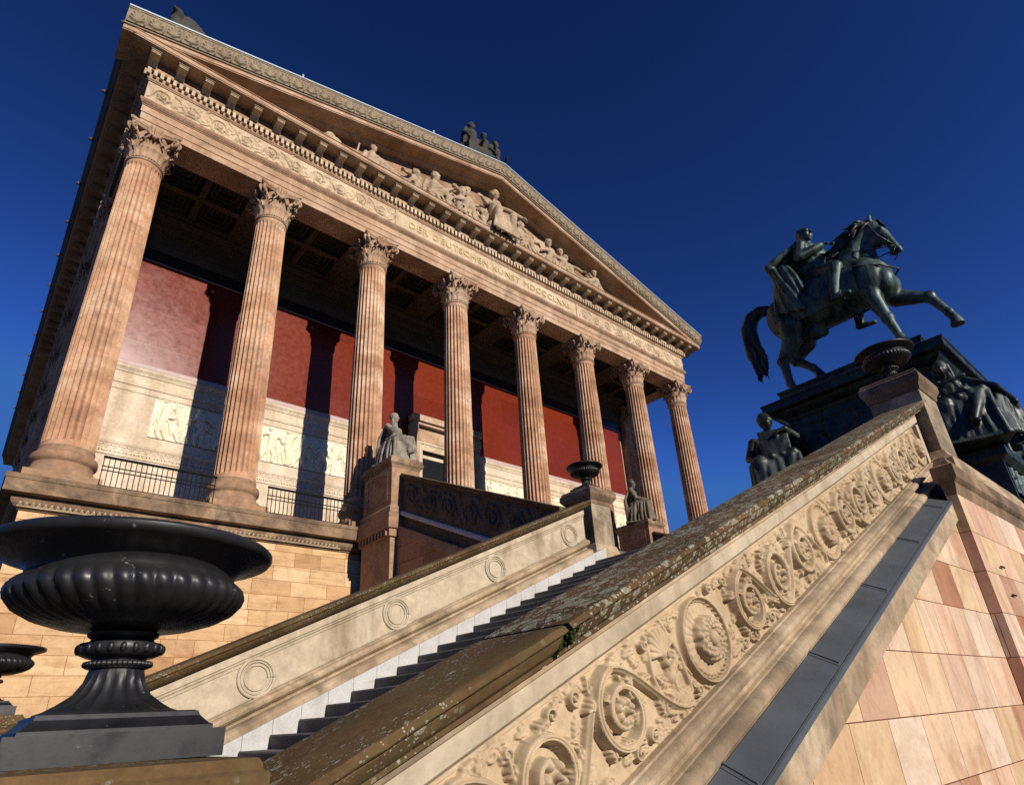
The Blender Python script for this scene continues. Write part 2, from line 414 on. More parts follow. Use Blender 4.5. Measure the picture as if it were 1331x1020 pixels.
def iron():
    m = NT('black_cast_iron')
    col = m.ramp(m.noise(6, 7, .7), [(.35, (.007,.007,.008)), (.65, (.018,.018,.019))])
    col = m.mix(m.ramp(m.noise(3.5, 8, .7, dist=.6), [(.46, 0.), (.72, .45)]), col, (.022,.022,.021))
    col = m.mix(m.ramp(m.noise(11, 9, .78, dist=1), [(.68, 0.), (.76, .35)]), col, (.07,.066,.06))
    col = m.mix(m.ramp(m.noise(26, 5, .6), [(.67, 0.), (.71, .7)]), col, (.22,.205,.18))
    return m.done(col, m.ramp(m.noise(14, 5, .6), [(.3, .30), (.7, .56)]), 0, m.bump(m.noise(60, 4, .6), .10, .0015), .42)
MAT['iron'] = iron()
def bronze(name, base, pat, amt):
    m = NT(name)
    col = m.ramp(m.noise(4, 6, .65), [(.35, base), (.65, tuple(1.7*x for x in base))])
    z = m.n.new('ShaderNodeSeparateXYZ'); m.L(m.pos, z.inputs[0])
    g = m.noise(1, 7, .7, m.scale((3.5, 3.5, 1.4)), .5)
    k = m.ramp(g, [(.5-.08*amt, 0.), (.68, .8)])
    col = m.mix(k, col, pat)
    return m.done(col, m.ramp(g, [(.4, .38), (.66, .62)]), m.ramp(g, [(.4, .55), (.62, .15)]), m.bump(m.noise(30, 5, .6), .25, .01), .5)
MAT['bronze'] = bronze('green_bronze', (.014,.023,.02), (.10,.165,.14), 1.)
MAT['bronze_dark'] = bronze('dark_bronze', (.012,.016,.014), (.04,.06,.05), .4)
def plain(name, c, rough=.6, metal=0., spec=.4, var=.3, sc=8):
    m = NT(name); col = m.mix(1., c, m.ramp(m.noise(sc, 6, .65), [(.3, (1-var,)*3), (.7, (1+var,)*3)]), 'MULTIPLY')
    return m.done(col, rough, metal, m.bump(m.noise(sc*6, 4, .6), .15, .004), spec)
MAT['rail'] = plain('black_iron_rail', (.008,.008,.008), .8, 0, .1)
MAT['lead'] = plain('grey_sheet_metal', (.085,.098,.108), .45, .2, .5, .22, 3)
MAT['flash'] = plain('pale_zinc_flashing', (.46,.55,.58), .4, .3, .5, .15, 3)
MAT['gold'] = plain('gilded_letters', (.72,.56,.22), .35, .7, .5, .1)
MAT['blackband'] = plain('dark_marble_band', (.018,.016,.015), .35, 0, .5, .3)
MAT['glass'] = plain('dark_door_glass', (.012,.015,.018), .08, 0, .8, .2)
MAT['joint'] = plain('moss_filled_joint', (.02,.03,.005), .95, 0, .1, .6, 30)
MAT['whitestone'] = plain('pinkish_marble_ledge', (.48,.35,.31), .55, 0, .3, .12, 5)
MAT['string'] = plain('pale_stone_string', (.45,.42,.38), .7, 0, .3, .2, 5)
def redwall():
    m = NT('polished_red_wall'); vec = m.wallvec(1, 1, .6, .2)
    b = m.n.new('ShaderNodeTexBrick'); m.L(vec, b.inputs['Vector']); b.inputs['Scale'].default_value = 1
    b.inputs['Brick Width'].default_value = 2.1; b.inputs['Row Height'].default_value = 1.26; b.inputs['Mortar Size'].default_value = .004
    b.inputs['Color1'].default_value = (0,0,0,1); b.inputs['Color2'].default_value = (1,1,1,1); b.inputs['Mortar'].default_value = (.3,.3,.3,1)
    col = m.ramp(b.outputs['Color'], [(0, (.125,.015,.006)), (.5, (.17,.024,.008)), (1, (.148,.019,.008))])
    col = m.mix(.7, col, m.ramp(m.noise(5, 9, .75), [(.3, (.8,)*3), (.7, (1.2,)*3)]), 'MULTIPLY')
    n = m.bump(m.noise(1.1, 3, .5), .05, .05); n = m.bump(m.noise(34, 6, .7), .12, .002, n); n = m.bump(m.math('MULTIPLY', b.outputs['Fac'], -1.), .1, .002, n)
    return m.done(col, m.math('ADD', m.ramp(m.noise(5, 9, .75), [(.3, .15), (.7, .27)]), m.math('MULTIPLY', b.outputs['Color'], .05)), 0, n, .22)
MAT['red'] = redwall()
# ------------------------------------------------------------------ the museum: a temple front on a high podium
NC, SP = 8, 3.6
XR = SP*(NC-1)                               # 25.2, axis of the last column
RECT = (0, XR, 0, 36)                        # column axes, front and back
GZ = -6.2                                    # ground
MUS = empty('museum_building', (12.6, 0, 0), 'sandstone temple museum with fluted columns, carved pediment and red portico wall', 'museum')

# --- podium
p = MB(); p.ring([(.56, GZ), (.56, -.66)], RECT).build('podium_wall', MAT['podium'], MUS)
p = MB(); p.ring([(.56,-.66), (.60,-.64), (.60,-.62), (.66,-.60), (.72,-.54), (.74,-.48), (.74,-.40), (.88,-.385), (.91,-.375), (.91,-.115), (.925,-.11), (.93,-.02), (.90,0), (-3.2,0)], RECT)
o = p.build('podium_cornice', MAT['ledge'], MUS, 20)
# egg pattern under the podium cornice
h = HF(-.62, 6.3, 0, .13, .012, .01)
h.K = 2
for i in range(66): h.dome((-.57+i*.104, .062), .046, .02); h.dome((-.57+i*.104, .066), .028, .034)
link('egg_moulding', h.mesh('egg_moulding', lambda u, v, k: (u, -.668-.062*(v/.13)-k, -.605+v)), MAT['carved'], o)
p = MB(); p.box(-.9, 26.1, -.9, 3.4, -.04, -.012).build('portico_floor', MAT['base'], MUS)

# --- one column: shaft, base, capital
def column_parts():
    b = MB()
    n = 24*8
    def flute(r, z, t):
        a = (t*24/(2*PI)) % 1.0
        e = min(1, max(0, (z-1.0)/.08))*min(1, max(0, (9.36-z)/.08))
        w = abs(a-.5)/.42
        return r-(.062*r/.5)*math.sqrt(max(0, 1-w*w))*e
    prof = []
    zs = [.9, .93, .98, 1.0, 1.02, 1.05, 1.08]+[1.3+i*.5 for i in range(16)]+[9.25, 9.28, 9.31, 9.34, 9.36, 9.4, 9.44]
    for z in zs:
        k = (z-.9)/8.54; r = .512-.072*(.35*k+.65*k*k)
        prof.append((r+(.02 if z < .95 else 0)+(.012 if z > 9.39 else 0), z))
    b.lathe(prof, n, mod=flute)
    shaft = b.mesh('column')
    b = MB(); b.box(-.70, .70, -.70, .70, 0, .2)
    b.lathe([(.66,.2), (.685,.21), (.69,.27), (.675,.33), (.62,.36), (.60,.40), (.575,.46), (.575,.52), (.60,.555), (.62,.575), (.632,.62), (.632,.68), (.615,.73), (.575,.755), (.545,.79), (.53,.85), (.53,.9)], 72)
    base = b.mesh('base')
    b = MB()
    b.lathe([(.43,0), (.47,.015), (.485,.04), (.47,.07), (.445,.085)], 48)          # neck ring
    for k in range(40):                                                             # beads of the neck ring
        t = 2*PI*k/40; b.ell((.465*math.cos(t), .465*math.sin(t), .12), (.028, .028, .024), None, 6, 4)
    def collar(r, z, t): return r+.028*abs(math.cos(8*t))*(1 if z < .42 else .6)+(.012*math.sin(24*t+z*40))
    b.lathe([(.43,.09), (.445,.15), (.455,.25), (.468,.34), (.51,.40), (.535,.43), (.50,.445), (.45,.42)], 96, mod=collar)
    b.lathe([(.43,.4), (.42,.6), (.45,.8), (.52,1.0), (.52,1.05)], 32)               # bell
    def leafpatch(t, z0, hgt, w, r0, r1, curl):
        ca, sa = math.cos(t), math.sin(t); v = []; f = []; N, W = 9, 7
        for i in range(N):
            k = i/(N-1)
            rr = r0+(r1-r0)*k**2.2; zz = z0+hgt*min(1, k*1.22)-(curl*max(0, k-.72)*2.6)
            hw = w*(.5+.55*math.sin(PI*(k*.78+.16)))*(1-.75*max(0, k-.78)/.22)*(.82+.18*abs(math.cos(k*PI*4)))
            for j in range(W):
                q = (j/(W-1)*2-1); off = hw*q; rq = rr+.05*(1-q*q)-.018*(abs(q) < .1)+.012*math.cos(q*9)
                v.append((rq*ca-off*sa, rq*sa+off*ca, zz))
        for i in range(N-1):
            for j in range(W-1): f.append((i*W+j, i*W+j+1, (i+1)*W+j+1, (i+1)*W+j))
        m = len(v); v += [(x*.93, y*.93, z-.012) for x, y, z in v]
        f += [tuple(q+m for q in reversed(ff)) for ff in f]
        b.add(v, f)
    for k in range(8): leafpatch(2*PI*k/8+PI/8, .36, .34, .13, .45, .63, .12)
    for k in range(8): leafpatch(2*PI*k/8, .42, .36 if k % 2 else .30, .10, .44, .60, .10)
    for k in range(4):
        t = PI/4+k*PI/2
        for sg in (-1, 1):                                                          # corner volutes
            tt = t+sg*.075; pts = []; rad = []
            for i in range(12):
                q = i/11; r = .45+.32*q**1.4; pts.append((r*math.cos(tt-sg*.32*(1-q)), r*math.sin(tt-sg*.32*(1-q)), .52+.48*q**.75)); rad.append(.055-.012*q)
            cx, cz = .765, .885
            for i in range(26):
                a = PI/2-.25-i*.42; r = .118*(1-i/31); pts.append(((cx+r*math.cos(a))*math.cos(tt), (cx+r*math.cos(a))*math.sin(tt), cz+r*math.sin(a))); rad.append(.040-.0008*i)
            b.tube(pts, rad, 7)
        t = k*PI/2; ct, st = math.cos(t), math.sin(t)
        for i in range(-3, 4):                                                      # palmette on each face
            a = i*.40; L = .30 if abs(i) < 2 else (.26 if abs(i) == 2 else .2)
            p0 = (.555, .03*i, .80); p1 = (.645, L*math.sin(a), .80+L*math.cos(a))
            R = lambda q: (q[0]*ct-q[1]*st, q[0]*st+q[1]*ct, q[2])
            b.caps(R(p0), R(p1), .022, .046, 7, 3)
        b.ell(R((.60, 0, .78)), (.07, .07, .06), None, 8, 6)
        for sg in (-1, 1):                                                          # inner scrolls
            pts = []
            for i in range(16):
                q = i/15; pts.append(R((.50+.12*q, sg*(.30-.22*q), .52+.34*q)))
            for i in range(12):
                a = -.6+i*.5; r = .06*(1-i/14); pts.append(R((.62, sg*(.09+r*math.cos(a)), .84+r*math.sin(a))))
            b.tube(pts, .024, 6)
    v = []; out = []                                                                # abacus with hollow sides
    for k in range(4):
        t = PI/4+k*PI/2
        for i in range(-6, 7):
            q = i/6.
            out.append((t+q*PI/4, q))
    ring = []
    for k in range(4):
        t = k*PI/2
        for i in range(-8, 9):
            y = .60*i/8; x = .52+.115*(abs(y)/.60)**2
            ring.append((x*math.cos(t)-y*math.sin(t), x*math.sin(t)+y*math.cos(t)))
    n = len(ring)
    for z, s in ((1.03, .90), (1.055, .95), (1.09, .97), (1.10, 1.01), (1.16, 1.04), (1.18, 1.04)):
        v += [(x*s, y*s, z) for x, y in ring]
    f = [(r*n+i, r*n+(i+1) % n, (r+1)*n+(i+1) % n, (r+1)*n+i) for r in range(5) for i in range(n)]
    f += [tuple(range(n))[::-1], tuple(range(5*n, 6*n))]
    b.add(v, f)
    cap = b.mesh('capital')
    return shaft, base, cap
sm, bm_, cm = column_parts()
shade(sm, 38); shade(bm_, 35); shade(cm, 45)
def column(x, y):
    c = link('column', sm, MAT['column'], None); c.location = (x, y, 0); c.parent = MUS; c.matrix_parent_inverse = world(MUS).inverted()
    for nm, me, mt, z in (('base', bm_, 'base', 0), ('capital', cm, 'facade', 9.44)):
        k = link(nm, me, MAT[mt], None); k.parent = c; k.location = (0, 0, z)
    return c
for i in range(NC): column(i*SP, 0)

# --- entablature all round
p = MB(); p.ring([(-.43,10.62), (.43,10.62), (.43,10.84), (.455,10.855), (.455,11.08), (.48,11.095), (.48,11.33)], RECT).build('architrave', MAT['facade'], MUS)
p = MB(); p.ring([(.48,11.33), (.50,11.34), (.50,11.37), (.52,11.38), (.56,11.44), (.575,11.48), (.575,11.53), (.49,11.535)], RECT).build('architrave_crown', MAT['base'], MUS, 25)
h = HF(-.5, 25.7, 0, .1, .02, .012)
for i in range(260): h.dome((-.45+i*.1, .05), .042, .022)
link('bead_moulding', h.mesh('bead', lambda u, v, k: (u, -.518-.055*(v/.1)-k, 11.385+v)), MAT['base'], MUS)
p = MB(); p.ring([(.49,11.535), (.49,12.31)], RECT); fr = p.build('frieze', MAT['carved'], MUS)
def frieze_relief(x0, x1, flip):
    h = HF(x0, x1, 11.56, 12.29, .013); R = .25; step = .80; n = int((x1-x0)/step); g = np.random.default_rng(3)
    for i in range(n+1):
        c = (x0+step*(i+.5), 11.925); sg = 1 if i % 2 else -1
        pts = h.scroll(c, R, .075, sg, a0=PI if sg > 0 else PI, flower=6, rng=g)
        h.poly([(c[0]-R, c[1]), (c[0]-R-.1, c[1]+sg*.2), (c[0]-R-.25, c[1]+sg*.26)], .035, .045)
        for q in range(12): h.leaf((c[0]+g.uniform(.1,.7), c[1]+g.choice((-1, 1))*g.uniform(.05,.31)), g.uniform(0, 6), .18, .055, .06, 4)
    return link('frieze_relief', h.mesh('frieze_relief', lambda u, v, k: (u, -.492-k, v)), MAT['carved'], fr)
frieze_relief(-.45, 7.75, 0); frieze_relief(17.5, 25.65, 1)
for x in (7.75, 17.36):
    q = MB(); q.box(x, x+.12, -.53, -.49, 11.57, 12.29); q.build('frieze_panel_end', MAT['carved'], fr)
cu = bpy.data.curves.new('inscription', 'FONT'); cu.body = 'DER DEUTSCHEN KUNST MDCCCLXXI'; cu.size = .40; cu.extrude = .012; cu.align_x = 'CENTER'; cu.space_character = 1.13
to = bpy.data.objects.new('t', cu); COL.objects.link(to)
me = bpy.data.meshes.new_from_object(to.evaluated_get(bpy.context.evaluated_depsgraph_get()))
bpy.data.objects.remove(to)
w = max(v.co.x for v in me.vertices)-min(v.co.x for v in me.vertices); kx = 8.5/w
for v in me.vertices: v.co = (12.6+v.co.x*kx, -.505-v.co.z, 11.80+v.co.y)
me.materials.clear(); link('inscription', me, MAT['gold'], fr)
# bed mould, dentils, modillions, corona
p = MB(); p.ring([(.49,12.31), (.52,12.315), (.52,12.34), (.545,12.36), (.56,12.40), (.56,12.425), (.49,12.43), (.49,12.66), (.60,12.665), (.63,12.70), (.63,12.78), (.60,12.785), (.60,13.0), (1.17,13.0), (1.17,13.03), (1.19,13.04), (1.19,13.17), (1.22,13.18), (1.22,13.20), (.3,13.21)], RECT); co = p.build('cornice', MAT['facade'], MUS)
p = MB()
for i in range(155):
    x = -.60+i*.1713
    p.box(x, x+.092, -.66, -.488, 12.44, 12.658)
for i in range(100):
    y = -.56+i*.1713; p.box(-.66, -.488, y, y+.092, 12.44, 12.658)
p.build('dentil_course', MAT['carved'], co)
b = MB(); b.prism([(-1.04,12.95), (-1.04,12.915), (-1.012,12.91), (-1.012,12.885), (-1.035,12.88), (-1.035,12.86), (-1.0,12.852), (-.78,12.842), (-.72,12.80), (-.66,12.74), (-.60,12.735), (-.60,12.95)], lambda y, z: (-.12, y, z), lambda y, z: (.12, y, z))
b.box(-.145, .145, -1.075, -.6, 12.952, 12.997)
mod = b.mesh('modillion')
n = 37
for i in range(n):
    o = link('modillion', mod, MAT['carved'], MUS); o.location = (-.52+i*26.41/36, 0, 0); o.matrix_parent_inverse = world(MUS).inverted()
mod2 = mod.copy(); mod2.materials.clear()
for i in range(26):
    o = link('modillion', mod2, MAT['base'], MUS); o.rotation_euler = (0, 0, -PI/2); o.location = (0, .4+i*.7336, 0); o.matrix_parent_inverse = world(MUS).inverted()  # darker stone than on the front: the flank's shade put into colour

# --- pediment
SL = .25
def rk(x): return SL*(x+1.42)+13.64 if x <= 12.6 else SL*(26.62-x)+13.64
def rake(b, prof):
    for xa, xb in ((-1.42, 12.6), (12.6, 26.62)):
        b.prism(prof, lambda y, z: (xa, y, z+rk(xa)), lambda y, z: (xb, y, z+rk(xb)))
b = MB(); rake(b, [(-1.20,-.53), (-1.20,-.66), (-1.17,-.68), (-1.17,-.70), (-.62,-.70), (-.58,-.74), (-.45,-.80), (-.2,-.80), (-.2,-.45), (-1.22,-.45), (-1.23,-.50)])
b.build('raking_cornice', MAT['facade'], MUS)
b = MB(); rake(b, [(-1.225,-.52), (-1.25,-.515), (-1.25,-.47), (-1.285,-.42), (-1.345,-.16), (-1.40,-.06), (-1.42,-.05), (-1.42,0), (-.9,0), (-.9,-.44), (-1.2,-.44)])
sima = b.build('sima', MAT['sima'], MUS)
for xa, xb in ((-1.40, 12.58), (12.62, 26.60)):
    h = HF(xa, xb, 0, .40, .016); n = int(14/.46)
    for i in range(n+1):
        c = xa+.23+i*.46
        for q in range(-3, 4):
            a = PI/2+q*.42; L = .32-.03*abs(q)
            h.poly([(c, .05), (c+L*math.cos(a)*.75, .05+L*math.sin(a))], np.array((.016, .034)), .06)
        h.poly([(c+.20, .03), (c+.23, .2), (c+.23, .34)], .022, .055); h.dome((c, .06), .045, .07)
    link('palmette_relief', h.mesh('palmette', lambda u, v, k: (u, -1.292-.105*(v/.4)**.9-k*.95, np.where(u <= 12.6, SL*(u+1.42), SL*(26.62-u))+13.64-.46+v)), MAT['sima'], sima)
b = MB(); rake(b, [(-1.45,.0), (-1.45,.045), (-.6,.045), (-.6,.0)]); b.build('roof_edge_flashing', MAT['flash'], MUS)
b = MB(); b.add([(-.3, -.28, 13.19), (25.5, -.28, 13.19), (12.6, -.28, rk(12.6)-.5)], [(0, 1, 2)]); b.build('tympanum', MAT['base'], MUS)
b = MB()
for xa, xb in ((-1.35, 12.6), (12.6, 26.55)):
    b.prism([(-1.2,-.06), (-1.2,.03), (37,.03), (37,-.06)], lambda y, z: (xa, y, z+rk(xa)), lambda y, z: (xb, y, z+rk(xb)))
b.build('roof', MAT['lead'], MUS)
b = MB()
for sx in (0, 1):                                        # gutters along the flanks with their lion spouts
    b = MB(); f = (lambda d, z: (-d, z)) if not sx else (lambda d, z: (XR+d, z))
    pr = [(1.2,13.2), (1.25,13.21), (1.30,13.4), (1.40,13.58), (1.40,13.64), (.9,13.64), (.9,13.2)]
    b.prism(pr, lambda d, z: (f(d, z)[0], -1.2, z), lambda d, z: (f(d, z)[0], 37, z))
    b.build('gutter', MAT['soot_shade'], MUS)  # shade of the flank put into the gutter colour
b = MB(); b.caps((.02, 0, 0), (-.03, 0, .01), .05, .055, 10); b.ell((-.04, 0, .02), (.055, .06, .06), None, 10, 8); b.ell((-.09, 0, 0), (.035, .035, .03), None, 8, 6); lion = b.mesh('waterspout'); shade(lion, 180)
for k, y in enumerate([-.9, 1.8, 4.0, 6.4, 8.8, 11.2, 13.6, 16, 18.4, 20.8, 23.2, 25.6, 28]):
    o = link('waterspout', lion, MAT['soot_shade'], MUS); o.location = (-1.40, y, 13.5); o.matrix_parent_inverse = world(MUS).inverted()

# --- cella: back wall of the portico, flank walls with half columns
BW = 3.43
b = MB(); b.box(-.1, XR+.1, BW+.12, BW+.4, 0, 11.2); b.box(-.05, .3, BW+.4, 36, 0, 10.62); b.box(XR-.3, XR+.05, BW+.4, 36, 0, 10.62); b.box(.3, XR-.3, 35.7, 36, 0, 10.62)
cella = b.build('cella_wall', MAT['facade'], MUS)
for x in (0, XR):
    b = MB(); b.box(x-.44, x+.44, 3.16, 4.04, .62, 9.6); b.box(x-.55, x+.55, 3.05, 4.15, 0, .2); b.box(x-.5, x+.5, 3.1, 4.1, .2, .62); b.box(x-.5, x+.5, 3.1, 4.1, 9.55, 9.65)
    a = b.build('corner_pilaster', MAT['column'], MUS, bevel=.02)
    k = link('capital', cm, MAT['facade'], None); k.parent = a; k.location = (x, 3.6, 9.44)
for i in range(2, 10):
    column(0, i*SP)
D = BW
b = MB(); b.box(.45, 24.75, D, D+.12, 0, 2.36); b.build('plain_dado', MAT['dado'], MUS)
b = MB(); b.alongx([(D+.1,2.36), (D-.03,2.36), (D-.03,2.40), (D-.01,2.42), (D-.01,2.68), (D-.03,2.70), (D-.05,2.76), (D-.05,2.80), (D-.02,2.82), (D-.02,3.08), (D+.1,3.08)], .45, 24.75); o = b.build('dado_moulding', MAT['dado'], MUS)
b = MB()                                                   # meander
for i in range(int(24/.2)):
    x = .55+i*.2; y0, y1 = D-.024, D-.008
    for q in ((0,.2,2.63,2.655), (0,.025,2.45,2.655), (0,.15,2.45,2.475), (.125,.15,2.45,2.58), (.07,.15,2.565,2.59)): b.box(x+q[0], x+q[1], y0, y1, q[2], q[3])
b.build('meander_band', MAT['dado'], o)
# carved panels between stretches of plain stone
b = MB(); b.box(.45, 24.75, D, D+.12, 3.08, 4.42); b.build('relief_course', MAT['dado'], MUS)
def relief_panel(x0, x1, seed):
    g = np.random.default_rng(seed); h = HF(x0, x1, 3.11, 4.37, .013)
    x = x0+.35
    while x < x1-.25:
        h.man(x, 3.68+g.uniform(-.05, .05), .86, .10, g); x += g.uniform(.45, .62)
    for q in range(int((x1-x0)*4)): h.leaf((g.uniform(x0, x1), g.uniform(3.2, 4.1)), g.uniform(0, 6), .3, .09, .03, 3)
    for c in ((x0, x1),): h.H[:2] = .03; h.H[-2:] = .03
    link('relief_panel', h.mesh('relief_panel', lambda u, v, k: (u, D-.004-k, v)), MAT['pale'], MUS)
for k, (x0, x1) in enumerate(((2.0, 5.2), (5.25, 10.4), (14.8, 19.6), (19.7, 24.0))): relief_panel(x0, x1, 10+k)
b = MB(); b.alongx([(D+.1,4.42), (D-.02,4.42), (D-.02,4.60), (D-.05,4.62), (D-.06,4.70), (D-.06,4.74), (D-.02,4.76), (D-.02,4.98), (D-.045,5.0), (D-.06,5.06), (D-.11,5.14), (D-.11,5.20), (D+.1,5.21)], .45, 24.75); b.build('wall_moulding', MAT['dado'], MUS)
b = MB(); b.alongx([(D+.1,5.212), (D-.09,5.212), (D-.10,5.25), (D-.10,5.34), (D-.06,5.37), (D-.02,5.41), (D+.1,5.41)], .45, 24.75); b.build('marble_ledge', MAT['whitestone'], MUS)
b = MB(); b.box(.75, 24.45, D, D+.12, 5.412, 9.14); b.build('red_wall', MAT['red'], MUS)
b = MB(); b.box(.70, 24.5, D-.02, D+.1, 9.142, 9.175); b.box(.70, .748, D-.02, D+.1, 5.412, 9.14); b.box(24.452, 24.5, D-.02, D+.1, 5.412, 9.14); b.build('red_wall_frame', MAT['whitestone'], MUS)
b = MB(); b.box(.45, 24.75, D-.01, D+.12, 9.178, 9.62); b.build('dark_wall_band', MAT['blackband'], MUS)
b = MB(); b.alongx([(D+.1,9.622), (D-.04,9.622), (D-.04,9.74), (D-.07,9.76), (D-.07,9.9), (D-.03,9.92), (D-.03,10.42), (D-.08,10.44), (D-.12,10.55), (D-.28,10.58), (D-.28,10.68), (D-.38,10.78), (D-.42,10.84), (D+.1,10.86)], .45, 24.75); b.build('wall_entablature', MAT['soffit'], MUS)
# door
b = MB()
for q in ((11.22,11.47,0,5.27), (13.73,13.98,0,5.27), (11.47,13.73,4.90,5.27)): b.box(q[0], q[1], D-.17, D+.05, q[2], q[3])
for q in ((11.30,11.36,0,5.16), (13.84,13.90,0,5.16), (11.30,13.90,5.16,5.21)): b.box(q[0], q[1], D-.20, D-.168, q[2], q[3])
dr = b.build('door', MAT['carved'], MUS)
b = MB(); b.box(10.87, 14.33, D-.45, D-.05, 6.02, 6.28); b.box(10.95, 14.25, D-.35, D-.05, 5.90, 6.02); b.box(11.0, 14.2, D-.14, D-.05, 5.30, 5.90); b.build('door_cornice', MAT['facade'], dr)
for x in (10.86, 14.02):
    b = MB()
    b.prism([(D-.05,5.9), (D-.32,5.9), (D-.34,5.7), (D-.24,5.4), (D-.2,5.0), (D-.22,4.75), (D-.16,4.6), (D-.05,4.6)], lambda y, z: (x, y, z), lambda y, z: (x+.32, y, z)); b.box(x+.02, x+.3, D-.1, D-.04, 0, 4.6)
    b.build('door_console', MAT['facade'], dr)
b = MB(); b.box(11.47, 13.73, D-.03, D-.005, 0, 4.90); gl = b.build('door_glass', MAT['glass'], dr)
b = MB()
for q in ((11.47,11.55,0,4.9), (13.65,13.73,0,4.9), (12.55,12.65,0,4.9), (11.55,12.55,3.45,3.53), (12.65,13.65,3.45,3.53), (11.55,13.65,4.83,4.9)): b.box(q[0], q[1], D-.06, D-.03, q[2], q[3])
b.build('door_frame', MAT['rail'], dr)
# coffered ceiling
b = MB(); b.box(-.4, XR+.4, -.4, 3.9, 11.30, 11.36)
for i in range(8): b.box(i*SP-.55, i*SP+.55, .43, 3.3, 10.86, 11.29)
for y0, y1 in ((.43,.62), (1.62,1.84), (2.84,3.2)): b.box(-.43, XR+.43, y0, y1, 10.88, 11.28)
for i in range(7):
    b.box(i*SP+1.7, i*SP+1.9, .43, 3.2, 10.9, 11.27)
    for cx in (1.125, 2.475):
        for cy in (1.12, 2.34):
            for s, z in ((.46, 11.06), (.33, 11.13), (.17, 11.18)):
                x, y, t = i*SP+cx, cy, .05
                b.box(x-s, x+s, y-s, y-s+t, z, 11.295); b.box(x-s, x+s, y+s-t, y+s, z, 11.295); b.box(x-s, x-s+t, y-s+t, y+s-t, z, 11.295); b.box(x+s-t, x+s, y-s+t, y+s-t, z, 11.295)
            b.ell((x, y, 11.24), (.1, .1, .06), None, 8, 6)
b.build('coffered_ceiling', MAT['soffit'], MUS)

# --- iron railings between the columns
def railing(x0, x1, label):
    R = empty('iron_railing', ((x0+x1)/2, -.72, 0), label, 'railing', 'railings between the columns')
    y = -.72
    b = MB(); b.box(x0, x1, y-.025, y+.025, .69, .735); b.build('top_rail', MAT['rail'], R)
    b = MB(); b.box(x0, x1, y-.01, y+.01, .40, .42); b.box(x0, x1, y-.01, y+.01, .49, .51); b.box(x0, x1, y-.01, y+.01, .05, .07); b.build('cross_rail', MAT['rail'], R)
    bar = MB(); bar.box(-.008, .008, -.008, .008, 0, .69); bm0 = bar.mesh('bar'); n = int((x1-x0)/.105)
    for i in range(n+1):
        o = link('bar', bm0, MAT['rail'], R); o.location = (x0+.02+i*(x1-x0-.04)/n, y, 0)
railing(.62, 2.98, 'black iron railing between the first two columns at the corner')
railing(4.22, 6.58, 'black iron railing next to the pier with the hooded seated statue')
# ------------------------------------------------------------------ lower flight, its two parapets, piers and urns
YN, YF = -13.75, -8.5                        # faces of the near and the far parapet
RUN, RISE = .2955, .1315
b = MB(); b.box(-400, 400, -400, 400, GZ-.5, GZ); tag(b.build('ground', MAT['ground']), kind='structure')

ST = empty('lower_staircase', (3, -11, GZ), 'flight of pale granite steps rising between the two sloping parapets', 'staircase')
b = MB(); b2 = MB(); poly = []
n = 28
for i in range(n):
    z = GZ+RISE*(i+1); x = 1.64+.0-(28-19.45)*RUN+.0
x0 = 1.64-.2955*8.55; z0 = -5.07-.1315*8.55
for i in range(n):
    xa, xb = x0+i*RUN, x0+(i+1)*RUN; z = z0+(i+1)*RISE
    b.prism([(xa-.02, z-.05), (xa-.025, z-.015), (xa-.015, z), (xb+.01, z), (xb+.01, z-RISE-.01), (xa, z-RISE-.01)], lambda x, q: (x, YN+.33, q), lambda x, q: (x, YF-.19, q))
b.build('steps', MAT['tread'], ST)
b = MB()
for i in range(n):                                          # granite stringer: stepped below, cut along the slope above
    xa, xb = x0+i*RUN, x0+(i+1)*RUN; z = z0+(i+1)*RISE
    b.prism([(xa+.002, z-.06), (xb-.002, z-.06), (xb-.002, S*xb-5.53), (xa+.002, S*xa-5.53)], lambda x, q: (x, YF-.192, q), lambda x, q: (x, YF-.1, q))
b.build('stringer', MAT['granite'], ST)
b = MB(); b.stair([(YN+.33,-6.9), (YN+.33,-5.95), (YF-.19,-5.95), (YF-.19,-6.9)], x0, 7.1)
b.build('stair_core', MAT['darkwall'], ST)

# --- near parapet
X0, X1 = -.31, 7.12
NP = empty('near_stair_parapet', (3.5, YN, GZ), 'carved stone parapet with a lichen covered cap and a frieze of scrolls and rosettes', 'parapet')
body = [(-13.50,-7.0), (-13.50,-4.99), (-13.80,-5.0), (-13.80,-5.03), (-13.785,-5.045), (-13.79,-5.105), (-13.775,-5.12), (-13.752,-5.132), (-13.752,-5.604), (-13.785,-5.609), (-13.787,-5.620), (-13.808,-5.624), (-13.826,-5.638), (-13.833,-5.656), (-13.828,-5.674), (-13.808,-5.690), (-13.786,-5.698), (-13.779,-5.712), (-13.785,-5.728), (-13.803,-5.736), (-13.803,-5.746), (-13.832,-5.750), (-13.853,-5.762), (-13.866,-5.782), (-13.866,-5.802), (-13.855,-5.820), (-13.855,-7.0)]
def sheared(poly, xa, xb, name, mat, parent, sm=30, gap=None):
    b = MB(); b.stair(poly, xa, xb); return b.build(name, mat, parent, sm)
sheared(body, X0, X1, 'parapet_body', MAT['moulding'], NP)
sheared([(-13.76,-5.034), (-13.80,-5.034), (-13.803,-5.05), (-13.80,-5.105), (-13.787,-5.115), (-13.76,-5.115)], X0, X1, 'upper_fascia', MAT['parapet'], NP)
